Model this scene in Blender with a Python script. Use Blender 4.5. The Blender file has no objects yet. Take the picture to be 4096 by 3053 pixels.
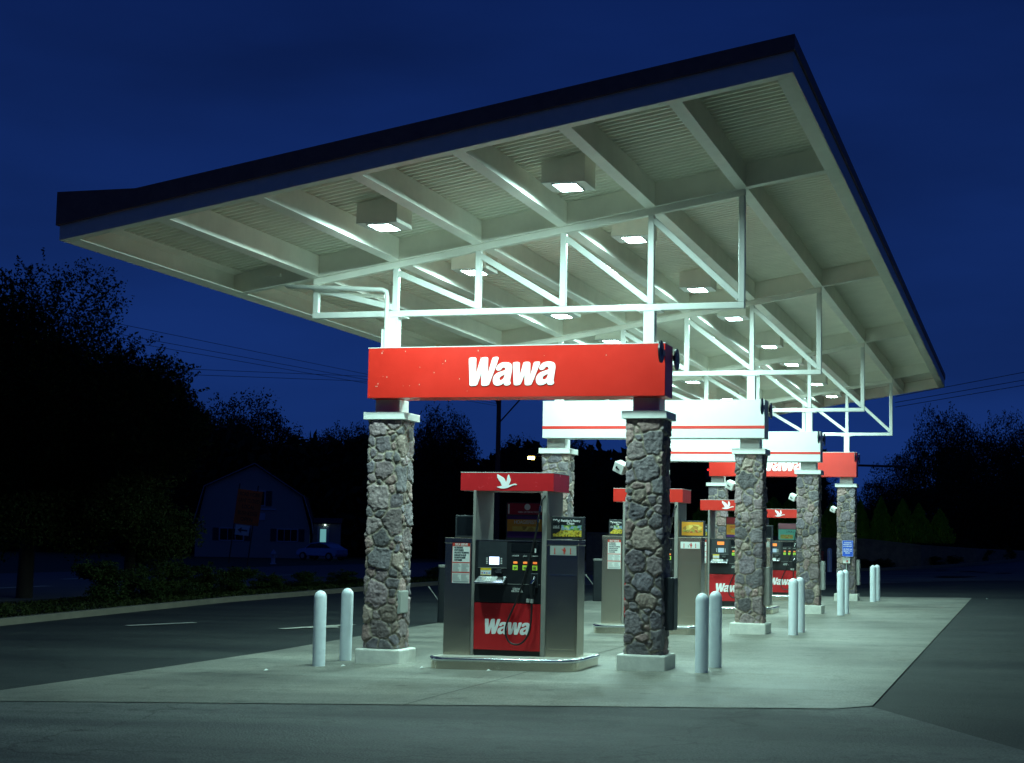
import bpy, math, random
import numpy as np
from mathutils import Vector, Matrix, Euler
SC = bpy.context.scene
COL = SC.collection
R = math.radians

# ------------------------------------------------------------------ camera
cam_d = bpy.data.cameras.new('camera'); cam = bpy.data.objects.new('camera', cam_d); COL.objects.link(cam)
YAW, PITCH, ROLL, FPX = -0.3088, 0.0969, 0.0197, 6399.8
cyw, syw, cp, sp_ = math.cos(YAW), math.sin(YAW), math.cos(PITCH), math.sin(PITCH)
Fv = Vector((syw*cp, cyw*cp, sp_)); Rv = Vector((cyw, -syw, 0)); Uv = Rv.cross(Fv)
R2 = Rv*math.cos(ROLL) + Uv*math.sin(ROLL); U2 = Uv*math.cos(ROLL) - Rv*math.sin(ROLL)
m = Matrix((R2, U2, -Fv)).transposed().to_4x4(); m.translation = Vector((6.98, -22.163, 1.8455))
cam.matrix_world = m
cam_d.sensor_fit = 'HORIZONTAL'; cam_d.sensor_width = 36; cam_d.lens = 36*FPX/4096
cam_d.clip_start = 0.1; cam_d.clip_end = 3000
SC.camera = cam
# ------------------------------------------------------------------ world: dusk sky
w = bpy.data.worlds.new('World'); SC.world = w; w.use_nodes = True
nt = w.node_tree; nt.nodes.clear()
def N(t, typ, **k):
    n = t.nodes.new(typ)
    for a, b in k.items(): setattr(n, a, b)
    return n
out = N(nt, 'ShaderNodeOutputWorld'); bg = N(nt, 'ShaderNodeBackground')
tc = N(nt, 'ShaderNodeTexCoord'); sep = N(nt, 'ShaderNodeSeparateXYZ'); nt.links.new(tc.outputs['Generated'], sep.inputs[0])
# twilight: NISHITA sky long after sunset, plus the blue-hour glow that deepens towards the zenith
sky = N(nt, 'ShaderNodeTexSky'); sky.sky_type = 'NISHITA'; sky.sun_disc = False
sky.sun_elevation = R(-3.0); sky.sun_rotation = R(120); sky.altitude = 60; sky.ozone_density = 4.0
ramp = N(nt, 'ShaderNodeValToRGB'); el = ramp.color_ramp.elements
el[0].position = 0.0; el[0].color = (.0080, .033, .170, 1); el[1].position = 1.0; el[1].color = (.0018, .008, .045, 1)
q = el.new(.14); q.color = (.0052, .0235, .130, 1)
q = el.new(.34); q.color = (.0026, .0125, .078, 1)
nt.links.new(sep.outputs[2], ramp.inputs[0])
mp = N(nt, 'ShaderNodeMapping'); mp.inputs['Scale'].default_value = (1.5, 1.5, 6)
cl = N(nt, 'ShaderNodeTexNoise'); cl.inputs['Scale'].default_value = 2.2; cl.inputs['Detail'].default_value = 4
cr = N(nt, 'ShaderNodeMapRange'); cr.inputs[1].default_value = .35; cr.inputs[2].default_value = .7; cr.inputs[3].default_value = 1.10; cr.inputs[4].default_value = .76
mul = N(nt, 'ShaderNodeMix', data_type='RGBA', blend_type='MULTIPLY'); mul.inputs[0].default_value = 1
nt.links.new(tc.outputs['Generated'], mp.inputs[0]); nt.links.new(mp.outputs[0], cl.inputs[0]); nt.links.new(cl.outputs[0], cr.inputs[0])
nt.links.new(ramp.outputs[0], mul.inputs[6]); nt.links.new(cr.outputs[0], mul.inputs[7])
bg2 = N(nt, 'ShaderNodeBackground'); bg2.inputs[1].default_value = 0.05; nt.links.new(sky.outputs[0], bg2.inputs[0])
add = N(nt, 'ShaderNodeAddShader'); nt.links.new(mul.outputs[2], bg.inputs[0]); bg.inputs[1].default_value = 1.03
nt.links.new(bg.outputs[0], add.inputs[0]); nt.links.new(bg2.outputs[0], add.inputs[1]); nt.links.new(add.outputs[0], out.inputs[0])
SC.cycles.caustics_reflective = False; SC.cycles.caustics_refractive = False; SC.cycles.sample_clamp_indirect = 4.0; SC.cycles.diffuse_bounces = 8; SC.cycles.max_bounces = 10
SC.view_settings.view_transform = 'Standard'; SC.view_settings.look = 'None'
SC.view_settings.exposure = 0.0; SC.view_settings.gamma = 1.0; SC.view_settings.use_curve_mapping = False
LAMP = 610.0          # radiance of the canopy lenses
LCOL = (0.60, 1.0, 0.93)

# ------------------------------------------------------------------ measurements (metres)
GX, GY = 0.0189, 0.0035
ROWS = [0.0, 9.057, 18.059, 27.118]
A = 1.96; SP = 2*A/3
TT, SL = 6.265, 0.1656           # underside of the canopy beams: z = TT + SL*x
def zb(x): return TT + SL*x
def gz(x, y):
    xc = min(max(x, -20.), 9.); yc = min(max(y, -40.), 31.)
    z = GX*xc + GY*yc
    if y > 31:
        f = min(max((x+20)/10., 0.), 1.)
        z += (min(y, 82.)-31)*(.0123+.0008*min(max(x, -4.), 9.))*f
    return z

# ------------------------------------------------------------------ materials
def mat(name, col, rough=.6, metal=0., noise=0., nscale=8., bump=0., bscale=60., emit=None, es=0., spec=None, coat=0., vcol=False, col2=None, detail=5.):
    m = bpy.data.materials.new(name); m.use_nodes = True; t = m.node_tree; b = t.nodes['Principled BSDF']
    b.inputs['Base Color'].default_value = (*col, 1); b.inputs['Roughness'].default_value = rough; b.inputs['Metallic'].default_value = metal
    if spec is not None: b.inputs['Specular IOR Level'].default_value = spec
    if coat: b.inputs['Coat Weight'].default_value = coat; b.inputs['Coat Roughness'].default_value = .1
    tcn = N(t, 'ShaderNodeTexCoord')
    if noise or col2 or vcol:
        nz = N(t, 'ShaderNodeTexNoise'); nz.inputs['Scale'].default_value = nscale; nz.inputs['Detail'].default_value = detail; nz.inputs['Roughness'].default_value = .6
        t.links.new(tcn.outputs['Object'], nz.inputs[0])
        mx = N(t, 'ShaderNodeMix', data_type='RGBA')
        rg = N(t, 'ShaderNodeMapRange'); rg.inputs[1].default_value = .3; rg.inputs[2].default_value = .7
        t.links.new(nz.outputs[0], rg.inputs[0]); t.links.new(rg.outputs[0], mx.inputs[0])
        if vcol:
            at = N(t, 'ShaderNodeAttribute'); at.attribute_name = 'Col'
            mx.blend_type = 'MIX'
            lo = N(t, 'ShaderNodeMix', data_type='RGBA', blend_type='MULTIPLY'); lo.inputs[0].default_value = 1; lo.inputs[7].default_value = (1-noise,)*3+(1,)
            hi = N(t, 'ShaderNodeMix', data_type='RGBA', blend_type='MULTIPLY'); hi.inputs[0].default_value = 1; hi.inputs[7].default_value = (1+noise,)*3+(1,)
            t.links.new(at.outputs[0], lo.inputs[6]); t.links.new(at.outputs[0], hi.inputs[6])
            t.links.new(lo.outputs[2], mx.inputs[6]); t.links.new(hi.outputs[2], mx.inputs[7])
        else:
            c2 = col2 or tuple(min(1, c*(1+noise)) for c in col); c1 = col if col2 else tuple(c*(1-noise) for c in col)
            mx.inputs[6].default_value = (*c1, 1); mx.inputs[7].default_value = (*c2, 1)
        t.links.new(mx.outputs[2], b.inputs['Base Color'])
        rr = N(t, 'ShaderNodeMapRange'); rr.inputs[3].default_value = max(.02, rough-.08); rr.inputs[4].default_value = min(1, rough+.08)
        t.links.new(nz.outputs[0], rr.inputs[0]); t.links.new(rr.outputs[0], b.inputs['Roughness'])
    if bump:
        nb = N(t, 'ShaderNodeTexNoise'); nb.inputs['Scale'].default_value = bscale; nb.inputs['Detail'].default_value = 4
        bp = N(t, 'ShaderNodeBump'); bp.inputs['Strength'].default_value = bump; bp.inputs['Distance'].default_value = .01
        t.links.new(tcn.outputs['Object'], nb.inputs[0]); t.links.new(nb.outputs[0], bp.inputs['Height']); t.links.new(bp.outputs[0], b.inputs['Normal'])
    if emit: b.inputs['Emission Color'].default_value = (*emit, 1); b.inputs['Emission Strength'].default_value = es
    return m
M = {}
M['white'] = mat('white_paint', (.74, .74, .70), .38, noise=.05, nscale=3, bump=.05, bscale=40)
M['beam'] = mat('beam_paint', (.90, .87, .79), .42, noise=.06, nscale=2.5)
M['deck'] = mat('deck_paint', (.90, .88, .80), .38, noise=.05, nscale=2)
M['fascia'] = mat('fascia_paint', (.88, .74, .66), .5, noise=.05)
M['roof'] = mat('bronze_flashing', (.26, .12, .09), .6, noise=.2)
M['red'] = mat('red_panel', (.58, .022, .012), .32, noise=.05, nscale=3)
M['red2'] = mat('red_valance', (.50, .018, .022), .25, noise=.06, nscale=5)
M['signwhite'] = mat('white_panel', (.66, .67, .66), .4, noise=.02)
M['letter'] = mat('white_lettering', (.88, .88, .86), .45)
M['stripe'] = mat('red_stripe', (.6, .03, .02), .4)
M['dirt'] = mat('bird_droppings', (.62, .45, .36), .8)
M['islandtop'] = mat('island_concrete', (.42, .40, .34), .85, noise=.15, nscale=7, bump=.25, bscale=30)
M['plinth'] = mat('painted_concrete', (.72, .71, .64), .8, noise=.12, nscale=7, bump=.25, bscale=30)
M['stone'] = mat('field_stone', (.2, .2, .2), .85, noise=.38, nscale=22, bump=1.0, bscale=38, vcol=True, detail=8)
M['bollard'] = mat('bollard_cover', (.86, .93, .97), .35, noise=.04, nscale=9, bump=.08, bscale=25)
def steel(name, col, rough, sx, sz):
    m = mat(name, col, rough, metal=1.0); t = m.node_tree; b = t.nodes['Principled BSDF']
    tcn = N(t, 'ShaderNodeTexCoord'); mpn = N(t, 'ShaderNodeMapping'); mpn.inputs['Scale'].default_value = (sx, sx, sz)
    nz = N(t, 'ShaderNodeTexNoise'); nz.inputs['Scale'].default_value = 1; nz.inputs['Detail'].default_value = 4
    rr = N(t, 'ShaderNodeMapRange'); rr.inputs[3].default_value = rough-.03; rr.inputs[4].default_value = rough+.05
    bp = N(t, 'ShaderNodeBump'); bp.inputs['Strength'].default_value = .03; bp.inputs['Distance'].default_value = .005
    nz2 = N(t, 'ShaderNodeTexNoise'); nz2.inputs['Scale'].default_value = 3.2; nz2.inputs['Detail'].default_value = 2
    t.links.new(tcn.outputs['Object'], mpn.inputs[0]); t.links.new(mpn.outputs[0], nz.inputs[0]); t.links.new(nz.outputs[0], rr.inputs[0]); t.links.new(rr.outputs[0], b.inputs['Roughness'])
    return m
M['steel'] = steel('brushed_steel', (.66, .60, .50), .23, 2, 2)
M['steel_edge'] = steel('polished_steel', (.70, .72, .75), .2, 4, 4)
M['post'] = mat('grey_metal', (.30, .29, .26), .45, metal=.3, noise=.06)
M['black'] = mat('black_plastic', (.012, .014, .016), .35, noise=.2)
M['charcoal'] = mat('dark_grey_plastic', (.03, .035, .04), .4, noise=.15)
M['rubber'] = mat('black_rubber', (.012, .012, .013), .45)
M['chrome'] = mat('chrome', (.8, .82, .85), .15, metal=1)
M['glass'] = mat('dark_glass', (.01, .012, .015), .08)
M['screen'] = mat('lit_screen', (.5, .6, .9), .3, emit=(.62, .75, 1), es=2.2)
M['screenoff'] = mat('grey_display', (.35, .42, .5), .3, emit=(.5, .7, .9), es=.25)
M['orange'] = mat('orange_button', (.8, .25, .05), .4, emit=(1, .22, .04), es=.7)
M['lime'] = mat('grade_sticker', (.45, .75, .06), .5, emit=(.5, .9, .1), es=.12)
M['yellow'] = mat('yellow_sticker', (.8, .55, .02), .5)
M['paper'] = mat('notice_paper', (.72, .74, .70), .5)
M['ink'] = mat('dark_ink', (.04, .05, .06), .6)
M['greyink'] = mat('grey_small_print', (.36, .38, .37), .6)
M['redink'] = mat('red_ink', (.55, .05, .03), .5)
M['blue'] = mat('blue_sign', (.02, .10, .62), .4)
M['grey'] = mat('grey_enclosure', (.36, .37, .34), .5, noise=.06)
M['kerb'] = mat('kerb_concrete', (.17, .155, .115), .85, noise=.15, nscale=2, bump=.3)
M['lens'] = mat('lamp_lens', (.9, .9, .9), .3, emit=LCOL, es=70.)
M['bark'] = mat('bark', (.025, .018, .014), .9, noise=.3, nscale=9, bump=.6, bscale=20)
M['wood'] = mat('wooden_pole', (.10, .075, .055), .9, noise=.2)
M['mulch'] = mat('mulch', (.035, .03, .018), .95, noise=.4, nscale=6, bump=.6, bscale=12)
M['grass'] = mat('mown_grass', (.035, .05, .015), .95, noise=.35, nscale=3, bump=.5, bscale=30)
M['mark'] = mat('road_paint', (.55, .54, .46), .7, noise=.2, nscale=5)
def leafmat(name, c, c2):
    m = mat(name, c, .6, col2=c2, nscale=1.7, detail=3); b = m.node_tree.nodes['Principled BSDF']
    b.inputs['Specular IOR Level'].default_value = .08
    return m
M['leafA'] = leafmat('leaves_dark', (.012, .024, .007), (.036, .045, .011))
M['leafB'] = leafmat('leaves_far', (.022, .035, .02), (.05, .06, .025))
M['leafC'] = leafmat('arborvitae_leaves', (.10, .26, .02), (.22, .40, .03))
M['leafD'] = leafmat('shrub_leaves', (.018, .034, .010), (.036, .055, .014))
def groundmat(name, c1, c2, c3, scale, rough, bump, bs, sc=(1, 1, 1), cracks=0, stains=0):
    m = bpy.data.materials.new(name); m.use_nodes = True; t = m.node_tree; b = t.nodes['Principled BSDF']
    tcn = N(t, 'ShaderNodeTexCoord'); mpn = N(t, 'ShaderNodeMapping'); mpn.inputs['Scale'].default_value = sc
    t.links.new(tcn.outputs['Object'], mpn.inputs[0])
    n1 = N(t, 'ShaderNodeTexNoise'); n1.inputs['Scale'].default_value = scale; n1.inputs['Detail'].default_value = 5; t.links.new(mpn.outputs[0], n1.inputs[0])
    n2 = N(t, 'ShaderNodeTexNoise'); n2.inputs['Scale'].default_value = scale*12; n2.inputs['Detail'].default_value = 6; t.links.new(tcn.outputs['Object'], n2.inputs[0])
    n3 = N(t, 'ShaderNodeTexNoise'); n3.inputs['Scale'].default_value = bs; n3.inputs['Detail'].default_value = 3; t.links.new(tcn.outputs['Object'], n3.inputs[0])
    m1 = N(t, 'ShaderNodeMix', data_type='RGBA'); m1.inputs[6].default_value = (*c1, 1); m1.inputs[7].default_value = (*c2, 1)
    r1 = N(t, 'ShaderNodeMapRange'); r1.inputs[1].default_value = .36; r1.inputs[2].default_value = .64
    t.links.new(n1.outputs[0], r1.inputs[0]); t.links.new(r1.outputs[0], m1.inputs[0])
    m2 = N(t, 'ShaderNodeMix', data_type='RGBA'); m2.inputs[7].default_value = (*c3, 1)
    r2 = N(t, 'ShaderNodeMapRange'); r2.inputs[1].default_value = .52; r2.inputs[2].default_value = .78; r2.inputs[4].default_value = .7
    t.links.new(n2.outputs[0], r2.inputs[0]); t.links.new(r2.outputs[0], m2.inputs[0]); t.links.new(m1.outputs[2], m2.inputs[6])
    m3 = N(t, 'ShaderNodeMix', data_type='RGBA', blend_type='MULTIPLY'); m3.inputs[0].default_value = 1
    r3 = N(t, 'ShaderNodeMapRange'); r3.inputs[1].default_value = .25; r3.inputs[2].default_value = .75; r3.inputs[3].default_value = .55; r3.inputs[4].default_value = 1.5
    t.links.new(n3.outputs[0], r3.inputs[0]); t.links.new(r3.outputs[0], m3.inputs[7]); t.links.new(m2.outputs[2], m3.inputs[6])
    last = m3.outputs[2]
    def mult(fac, dark):
        mm = N(t, 'ShaderNodeMix', data_type='RGBA', blend_type='MULTIPLY'); mm.inputs[7].default_value = (dark, dark, dark, 1)
        t.links.new(fac, mm.inputs[0]); t.links.new(last, mm.inputs[6]); return mm.outputs[2]
    if stains:
        v = N(t, 'ShaderNodeTexVoronoi'); v.inputs['Scale'].default_value = 1.7; wv = N(t, 'ShaderNodeTexNoise'); wv.inputs['Scale'].default_value = 6
        ad = N(t, 'ShaderNodeMix', data_type='VECTOR'); ad.inputs[0].default_value = .12; t.links.new(tcn.outputs['Object'], ad.inputs[4]); t.links.new(wv.outputs['Color'], ad.inputs[5]); t.links.new(tcn.outputs['Object'], wv.inputs[0]); t.links.new(ad.outputs[1], v.inputs[0])
        r = N(t, 'ShaderNodeMapRange'); r.inputs[1].default_value = .07; r.inputs[2].default_value = .17; r.inputs[3].default_value = stains; r.inputs[4].default_value = 0; t.links.new(v.outputs['Distance'], r.inputs[0]); last = mult(r.outputs[0], .5)
        n5 = N(t, 'ShaderNodeTexNoise'); n5.inputs['Scale'].default_value = .9; n5.inputs['Detail'].default_value = 7; t.links.new(tcn.outputs['Object'], n5.inputs[0])
        r = N(t, 'ShaderNodeMapRange'); r.inputs[1].default_value = .55; r.inputs[2].default_value = .68; r.inputs[4].default_value = stains; t.links.new(n5.outputs[0], r.inputs[0]); last = mult(r.outputs[0], .68)
    if cracks:
        v = N(t, 'ShaderNodeTexVoronoi', feature='DISTANCE_TO_EDGE'); v.inputs['Scale'].default_value = .28; wv = N(t, 'ShaderNodeTexNoise'); wv.inputs['Scale'].default_value = 1.5
        ad = N(t, 'ShaderNodeMix', data_type='VECTOR'); ad.inputs[0].default_value = .5; t.links.new(tcn.outputs['Object'], ad.inputs[4]); t.links.new(wv.outputs['Color'], ad.inputs[5]); t.links.new(tcn.outputs['Object'], wv.inputs[0]); t.links.new(ad.outputs[1], v.inputs[0])
        r = N(t, 'ShaderNodeMapRange'); r.inputs[1].default_value = .001; r.inputs[2].default_value = .0045; r.inputs[3].default_value = cracks; r.inputs[4].default_value = 0; t.links.new(v.outputs['Distance'], r.inputs[0]); last = mult(r.outputs[0], .35)
    t.links.new(last, b.inputs['Base Color'])
    b.inputs['Specular IOR Level'].default_value = .28
    rr = N(t, 'ShaderNodeMapRange'); rr.inputs[3].default_value = rough-.12; rr.inputs[4].default_value = rough+.1
    t.links.new(n1.outputs[0], rr.inputs[0]); t.links.new(rr.outputs[0], b.inputs['Roughness'])
    bp = N(t, 'ShaderNodeBump'); bp.inputs['Strength'].default_value = bump; bp.inputs['Distance'].default_value = .012
    t.links.new(n3.outputs[0], bp.inputs['Height']); t.links.new(bp.outputs[0], b.inputs['Normal'])
    return m
M['concrete'] = groundmat('concrete_slab', (.15, .152, .13), (.235, .232, .195), (.105, .105, .088), .35, .62, .15, 45, sc=(.6, 2.2, 1), stains=.7)
M['asphalt'] = groundmat('asphalt', (.016, .020, .021), (.036, .042, .040), (.014, .017, .018), .25, .8, .9, 42, sc=(.7, 2.6, 1), cracks=.7)
M['asphalt_lit_tone'] = groundmat('asphalt_lit_color', (.055, .061, .062), (.135, .142, .134), (.035, .038, .038), .33, .78, 1.0, 40, sc=(.5, 2.8, 1), cracks=.6)  # paler copy of asphalt; light from outside the view is in its colour
M['roadtar'] = groundmat('road_asphalt', (.10, .10, .10), (.13, .13, .13), (.08, .08, .08), .1, .75, .4, 30)

# ------------------------------------------------------------------ mesh builder
class MB:
    def __init__(s): s.v = []; s.f = []; s.sm = []
    def add(s, vs, fs, smooth=False):
        o = len(s.v); s.v += [tuple(p) for p in vs]; s.f += [tuple(o+i for i in f) for f in fs]; s.sm += [smooth]*len(fs); return s
    def box(s, x0, x1, y0, y1, z0, z1):
        return s.add([(x, y, z) for x in (x0, x1) for y in (y0, y1) for z in (z0, z1)],
                     [(0, 1, 3, 2), (4, 6, 7, 5), (0, 4, 5, 1), (2, 3, 7, 6), (0, 2, 6, 4), (1, 5, 7, 3)])
    def hexa(s, p):   # 8 points: x0y0z0,x0y0z1,x0y1z0,x0y1z1,x1...
        return s.add(p, [(0, 1, 3, 2), (4, 6, 7, 5), (0, 4, 5, 1), (2, 3, 7, 6), (0, 2, 6, 4), (1, 5, 7, 3)])
    def sbox(s, x0, x1, y0, y1, h0, h1):   # box whose top and bottom follow the roof slope
        return s.hexa([(x, y, zb(x)+h) for x in (x0, x1) for y in (y0, y1) for h in (h0, h1)])
    def bar(s, a, b, wx, wy=None, up=(0, 1, 0)):   # square bar between two points
        a = Vector(a); b = Vector(b); d = (b-a).normalized(); u = Vector(up); sd = d.cross(u).normalized(); u = sd.cross(d).normalized()
        wy = wy or wx; P = []
        for q in (a, b):
            for i, j in ((-1, -1), (-1, 1), (1, 1), (1, -1)): P.append(q+sd*i*wx/2+u*j*wy/2)
        return s.add(P, [(0, 1, 2, 3), (7, 6, 5, 4), (0, 4, 5, 1), (1, 5, 6, 2), (2, 6, 7, 3), (3, 7, 4, 0)])
    def tube(s, pts, r, n=10, cap=True, smooth=True):
        pts = [Vector(p) for p in pts]; rs = r if isinstance(r, (list, tuple)) else [r]*len(pts); V = []; F = []; pu = None
        for i, p in enumerate(pts):
            d = (pts[min(i+1, len(pts)-1)]-pts[max(i-1, 0)]).normalized()
            if pu is None: pu = Vector((0, 0, 1)) if abs(d.z) < .9 else Vector((1, 0, 0))
            sd = d.cross(pu).normalized(); pu = sd.cross(d).normalized()
            for k in range(n):
                a = 2*math.pi*k/n; V.append(p+(sd*math.cos(a)+pu*math.sin(a))*rs[i])
        for i in range(len(pts)-1):
            for k in range(n): F.append((i*n+k, i*n+(k+1) % n, (i+1)*n+(k+1) % n, (i+1)*n+k))
        s.add(V, F, smooth)
        if cap: s.add(V[:n], [tuple(range(n))[::-1]]); s.add(V[-n:], [tuple(range(n))])
        return s
    def lathe(s, prof, c=(0, 0, 0), n=28, smooth=True):
        V = []; F = []; c = Vector(c)
        for r, z in prof:
            for k in range(n): a = 2*math.pi*k/n; V.append(c+Vector((r*math.cos(a), r*math.sin(a), z)))
        for i in range(len(prof)-1):
            for k in range(n): F.append((i*n+k, i*n+(k+1) % n, (i+1)*n+(k+1) % n, (i+1)*n+k))
        s.add(V, F, smooth); s.add(V[:n], [tuple(range(n))[::-1]]); s.add(V[-n:], [tuple(range(n))]); return s
    def prism(s, poly, a, b, axis='z'):   # poly in the two other axes; extruded a..b
        n = len(poly)
        def P(q, h):
            return (q[0], q[1], h) if axis == 'z' else ((q[0], h, q[1]) if axis == 'y' else (h, q[0], q[1]))
        V = [P(q, a) for q in poly]+[P(q, b) for q in poly]
        return s.add(V, [tuple(range(n))[::-1], tuple(range(n, 2*n))]+[(i, (i+1) % n, n+(i+1) % n, n+i) for i in range(n)])
    def build(s, name, m, parent=None, bevel=0., loc=None, segs=2):
        me = bpy.data.meshes.new(name); me.from_pydata(s.v, [], s.f); me.materials.append(m)
        me.polygons.foreach_set('use_smooth', s.sm); me.update()
        return link(name, me, parent, bevel, loc, segs)
def link(name, me, parent=None, bevel=0., loc=None, segs=2):
    o = bpy.data.objects.new(name, me); COL.objects.link(o)
    if parent: o.parent = parent
    if loc: o.location = loc
    if bevel:
        b = o.modifiers.new('bevel', 'BEVEL'); b.width = bevel; b.segments = segs; b.limit_method = 'ANGLE'; b.harden_normals = False
    return o
def tag(o, label=None, cat=None, group=None, kind=None):
    if label: o['label'] = label
    if cat: o['category'] = cat
    if group: o['group'] = group
    if kind: o['kind'] = kind
    return o
def empty(name, loc=(0, 0, 0), rz=0, label=None, cat=None, group=None):
    o = bpy.data.objects.new(name, None); COL.objects.link(o); o.location = loc; o.rotation_euler = (0, 0, rz); o.empty_display_size = .2
    return tag(o, label, cat, group)
def copy_tree(o, parent=None):
    c = o.copy(); COL.objects.link(c); c.parent = parent
    for ch in list(o.children): copy_tree(ch, c)
    return c
def dup(o, loc, label, rz=None):
    c = copy_tree(o); c.location = loc; c['label'] = label
    if rz is not None: c.rotation_euler = (0, 0, rz)
    return c
def npmesh(name, V, F, m, col=None, smooth=False):
    V = np.asarray(V, np.float32); F = np.asarray(F, np.int32); k = F.shape[1]
    me = bpy.data.meshes.new(name); me.vertices.add(len(V)); me.vertices.foreach_set('co', V.ravel())
    me.loops.add(F.size); me.loops.foreach_set('vertex_index', F.ravel())
    me.polygons.add(len(F)); me.polygons.foreach_set('loop_start', np.arange(0, F.size, k, dtype=np.int32)); me.polygons.foreach_set('loop_total', np.full(len(F), k, np.int32))
    me.polygons.foreach_set('use_smooth', np.full(len(F), smooth)); me.update(calc_edges=True); me.validate()
    if col is not None:
        a = me.color_attributes.new('Col', 'FLOAT_COLOR', 'POINT'); a.data.foreach_set('color', np.c_[col, np.ones(len(col))].astype(np.float32).ravel())
    me.materials.append(m); return me
# flat lettering
def text_mesh(body, size, ext=.0015, bold=.0, width=None):
    c = bpy.data.curves.new('lettering', 'FONT'); c.body = body; c.size = size; c.extrude = ext; c.offset = bold; c.align_x = 'CENTER'; c.align_y = 'CENTER'; c.space_line = .9
    o = bpy.data.objects.new('lettering', c); me = bpy.data.meshes.new_from_object(o); bpy.data.objects.remove(o)
    if width:
        xs = [v.co.x for v in me.vertices]; k = width/max(1e-6, max(xs)-min(xs))
        for v in me.vertices: v.co.x *= k
    return me
def text(body, size, loc, m, parent, name='lettering', bold=0., width=None, rot=(R(90), 0, 0)):
    me = text_mesh(body, size, bold=bold, width=width); me.materials.clear(); me.materials.append(m)
    o = link(name, me, parent, 0, loc); o.rotation_euler = rot; return o
def curve_mesh(loops, ext):
    c = bpy.data.curves.new('outline', 'CURVE'); c.dimensions = '2D'; c.fill_mode = 'BOTH'; c.extrude = ext
    for L in loops:
        s = c.splines.new('POLY'); s.points.add(len(L)-1); s.use_cyclic_u = True
        for p, q in zip(s.points, L): p.co = (q[0], q[1], 0, 1)
    o = bpy.data.objects.new('outline', c); me = bpy.data.meshes.new_from_object(o); bpy.data.objects.remove(o); return me
def smooth_loop(L, it=1):
    for _ in range(it):
        o = []
        for i in range(len(L)):
            a = L[i]; b = L[(i+1) % len(L)]
            o += [(a[0]*.75+b[0]*.25, a[1]*.75+b[1]*.25), (a[0]*.25+b[0]*.75, a[1]*.25+b[1]*.75)]
        L = o
    return L
gW = [(97,160),(105,143),(135,128),(200,122),(245,124),(268,135),(273,155),(272,300),(270,400),(270,505),(320,340),(372,165),(385,140),(420,125),(485,117),(525,120),(545,133),(550,160),(548,320),(545,505),(600,320),(648,150),(662,130),(695,118),(750,113),(780,116),(795,132),(793,155),(740,320),(670,500),(590,720),(575,742),(540,755),(480,762),(430,760),(408,748),(403,725),(400,600),(400,455),(370,560),(310,730),(298,745),(260,757),(190,765),(150,762),(130,748),(127,725),(115,500)]
ga = [(745,390),(748,350),(775,305),(820,265),(880,240),(960,232),(1030,238),(1080,262),(1105,300),(1113,350),(1108,420),(1095,500),(1080,590),(1070,660),(1088,685),(1085,715),(1060,740),(1010,752),(960,750),(935,735),(922,692),(890,725),(840,748),(780,757),(730,750),(692,720),(672,670),(670,610),(685,560),(715,515),(765,475),(830,450),(900,428),(950,410),(962,385),(950,358),(920,345),(890,355),(865,390),(840,412),(800,420),(762,418)]
gac = [(948,500),(900,525),(850,550),(822,585),(822,615),(840,633),(870,633),(905,610),(930,575),(940,540)]
gw = [(1131,265),(1137,248),(1165,233),(1215,228),(1260,232),(1285,248),(1292,270),(1290,400),(1288,548),(1325,430),(1370,255),(1382,238),(1420,227),(1480,225),(1510,230),(1528,250),(1533,280),(1532,400),(1533,545),(1570,420),(1610,250),(1625,232),(1665,224),(1720,222),(1748,228),(1757,245),(1745,300),(1700,400),(1640,560),(1575,715),(1560,735),(1520,745),(1460,748),(1425,742),(1412,722),(1408,600),(1405,498),(1370,600),(1325,705),(1305,735),(1260,748),(1200,750),(1170,742),(1158,722),(1150,600),(1140,430)]
LOGO = [gW, ga, gac, gw, [(x+998, y-12) for x, y in ga], [(x+998, y-12) for x, y in gac]]
def logo_mesh(width, ext=.006):
    k = width/2021.
    L = [[((x-1107)*k, -((y+(x-97)*.0105)-440)*k) for x, y in smooth_loop(l, 1)] for l in LOGO]
    return curve_mesh(L, ext)
gGoose = [(400,300),(435,285),(480,300),(560,350),(700,425),(830,500),(880,560),(930,650),(985,765),(1020,690),(1045,620),(1060,490),(1090,370),(1120,320),(1150,295),(1175,340),(1210,430),(1260,540),(1282,620),(1270,700),(1240,780),(1200,870),(1168,945),(1230,940),(1330,910),(1430,885),(1500,860),(1560,855),(1610,865),(1650,890),(1700,910),(1650,940),(1600,950),(1550,935),(1480,960),(1380,985),(1270,1030),(1150,1090),(1070,1130),(950,1150),(820,1165),(680,1160),(560,1130),(470,1095),(385,1070),(430,1050),(560,1030),(650,1010),(725,985),(690,920),(650,830),(600,740),(520,640),(480,570),(420,500),(405,450),(425,430),(400,380),(412,340)]
def goose_mesh(): return curve_mesh([[((x-1040)*.000233, -(y-725)*.000233) for x, y in gGoose]], .003)
def setmat(me, m): me.materials.clear(); me.materials.append(m); return me

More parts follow.
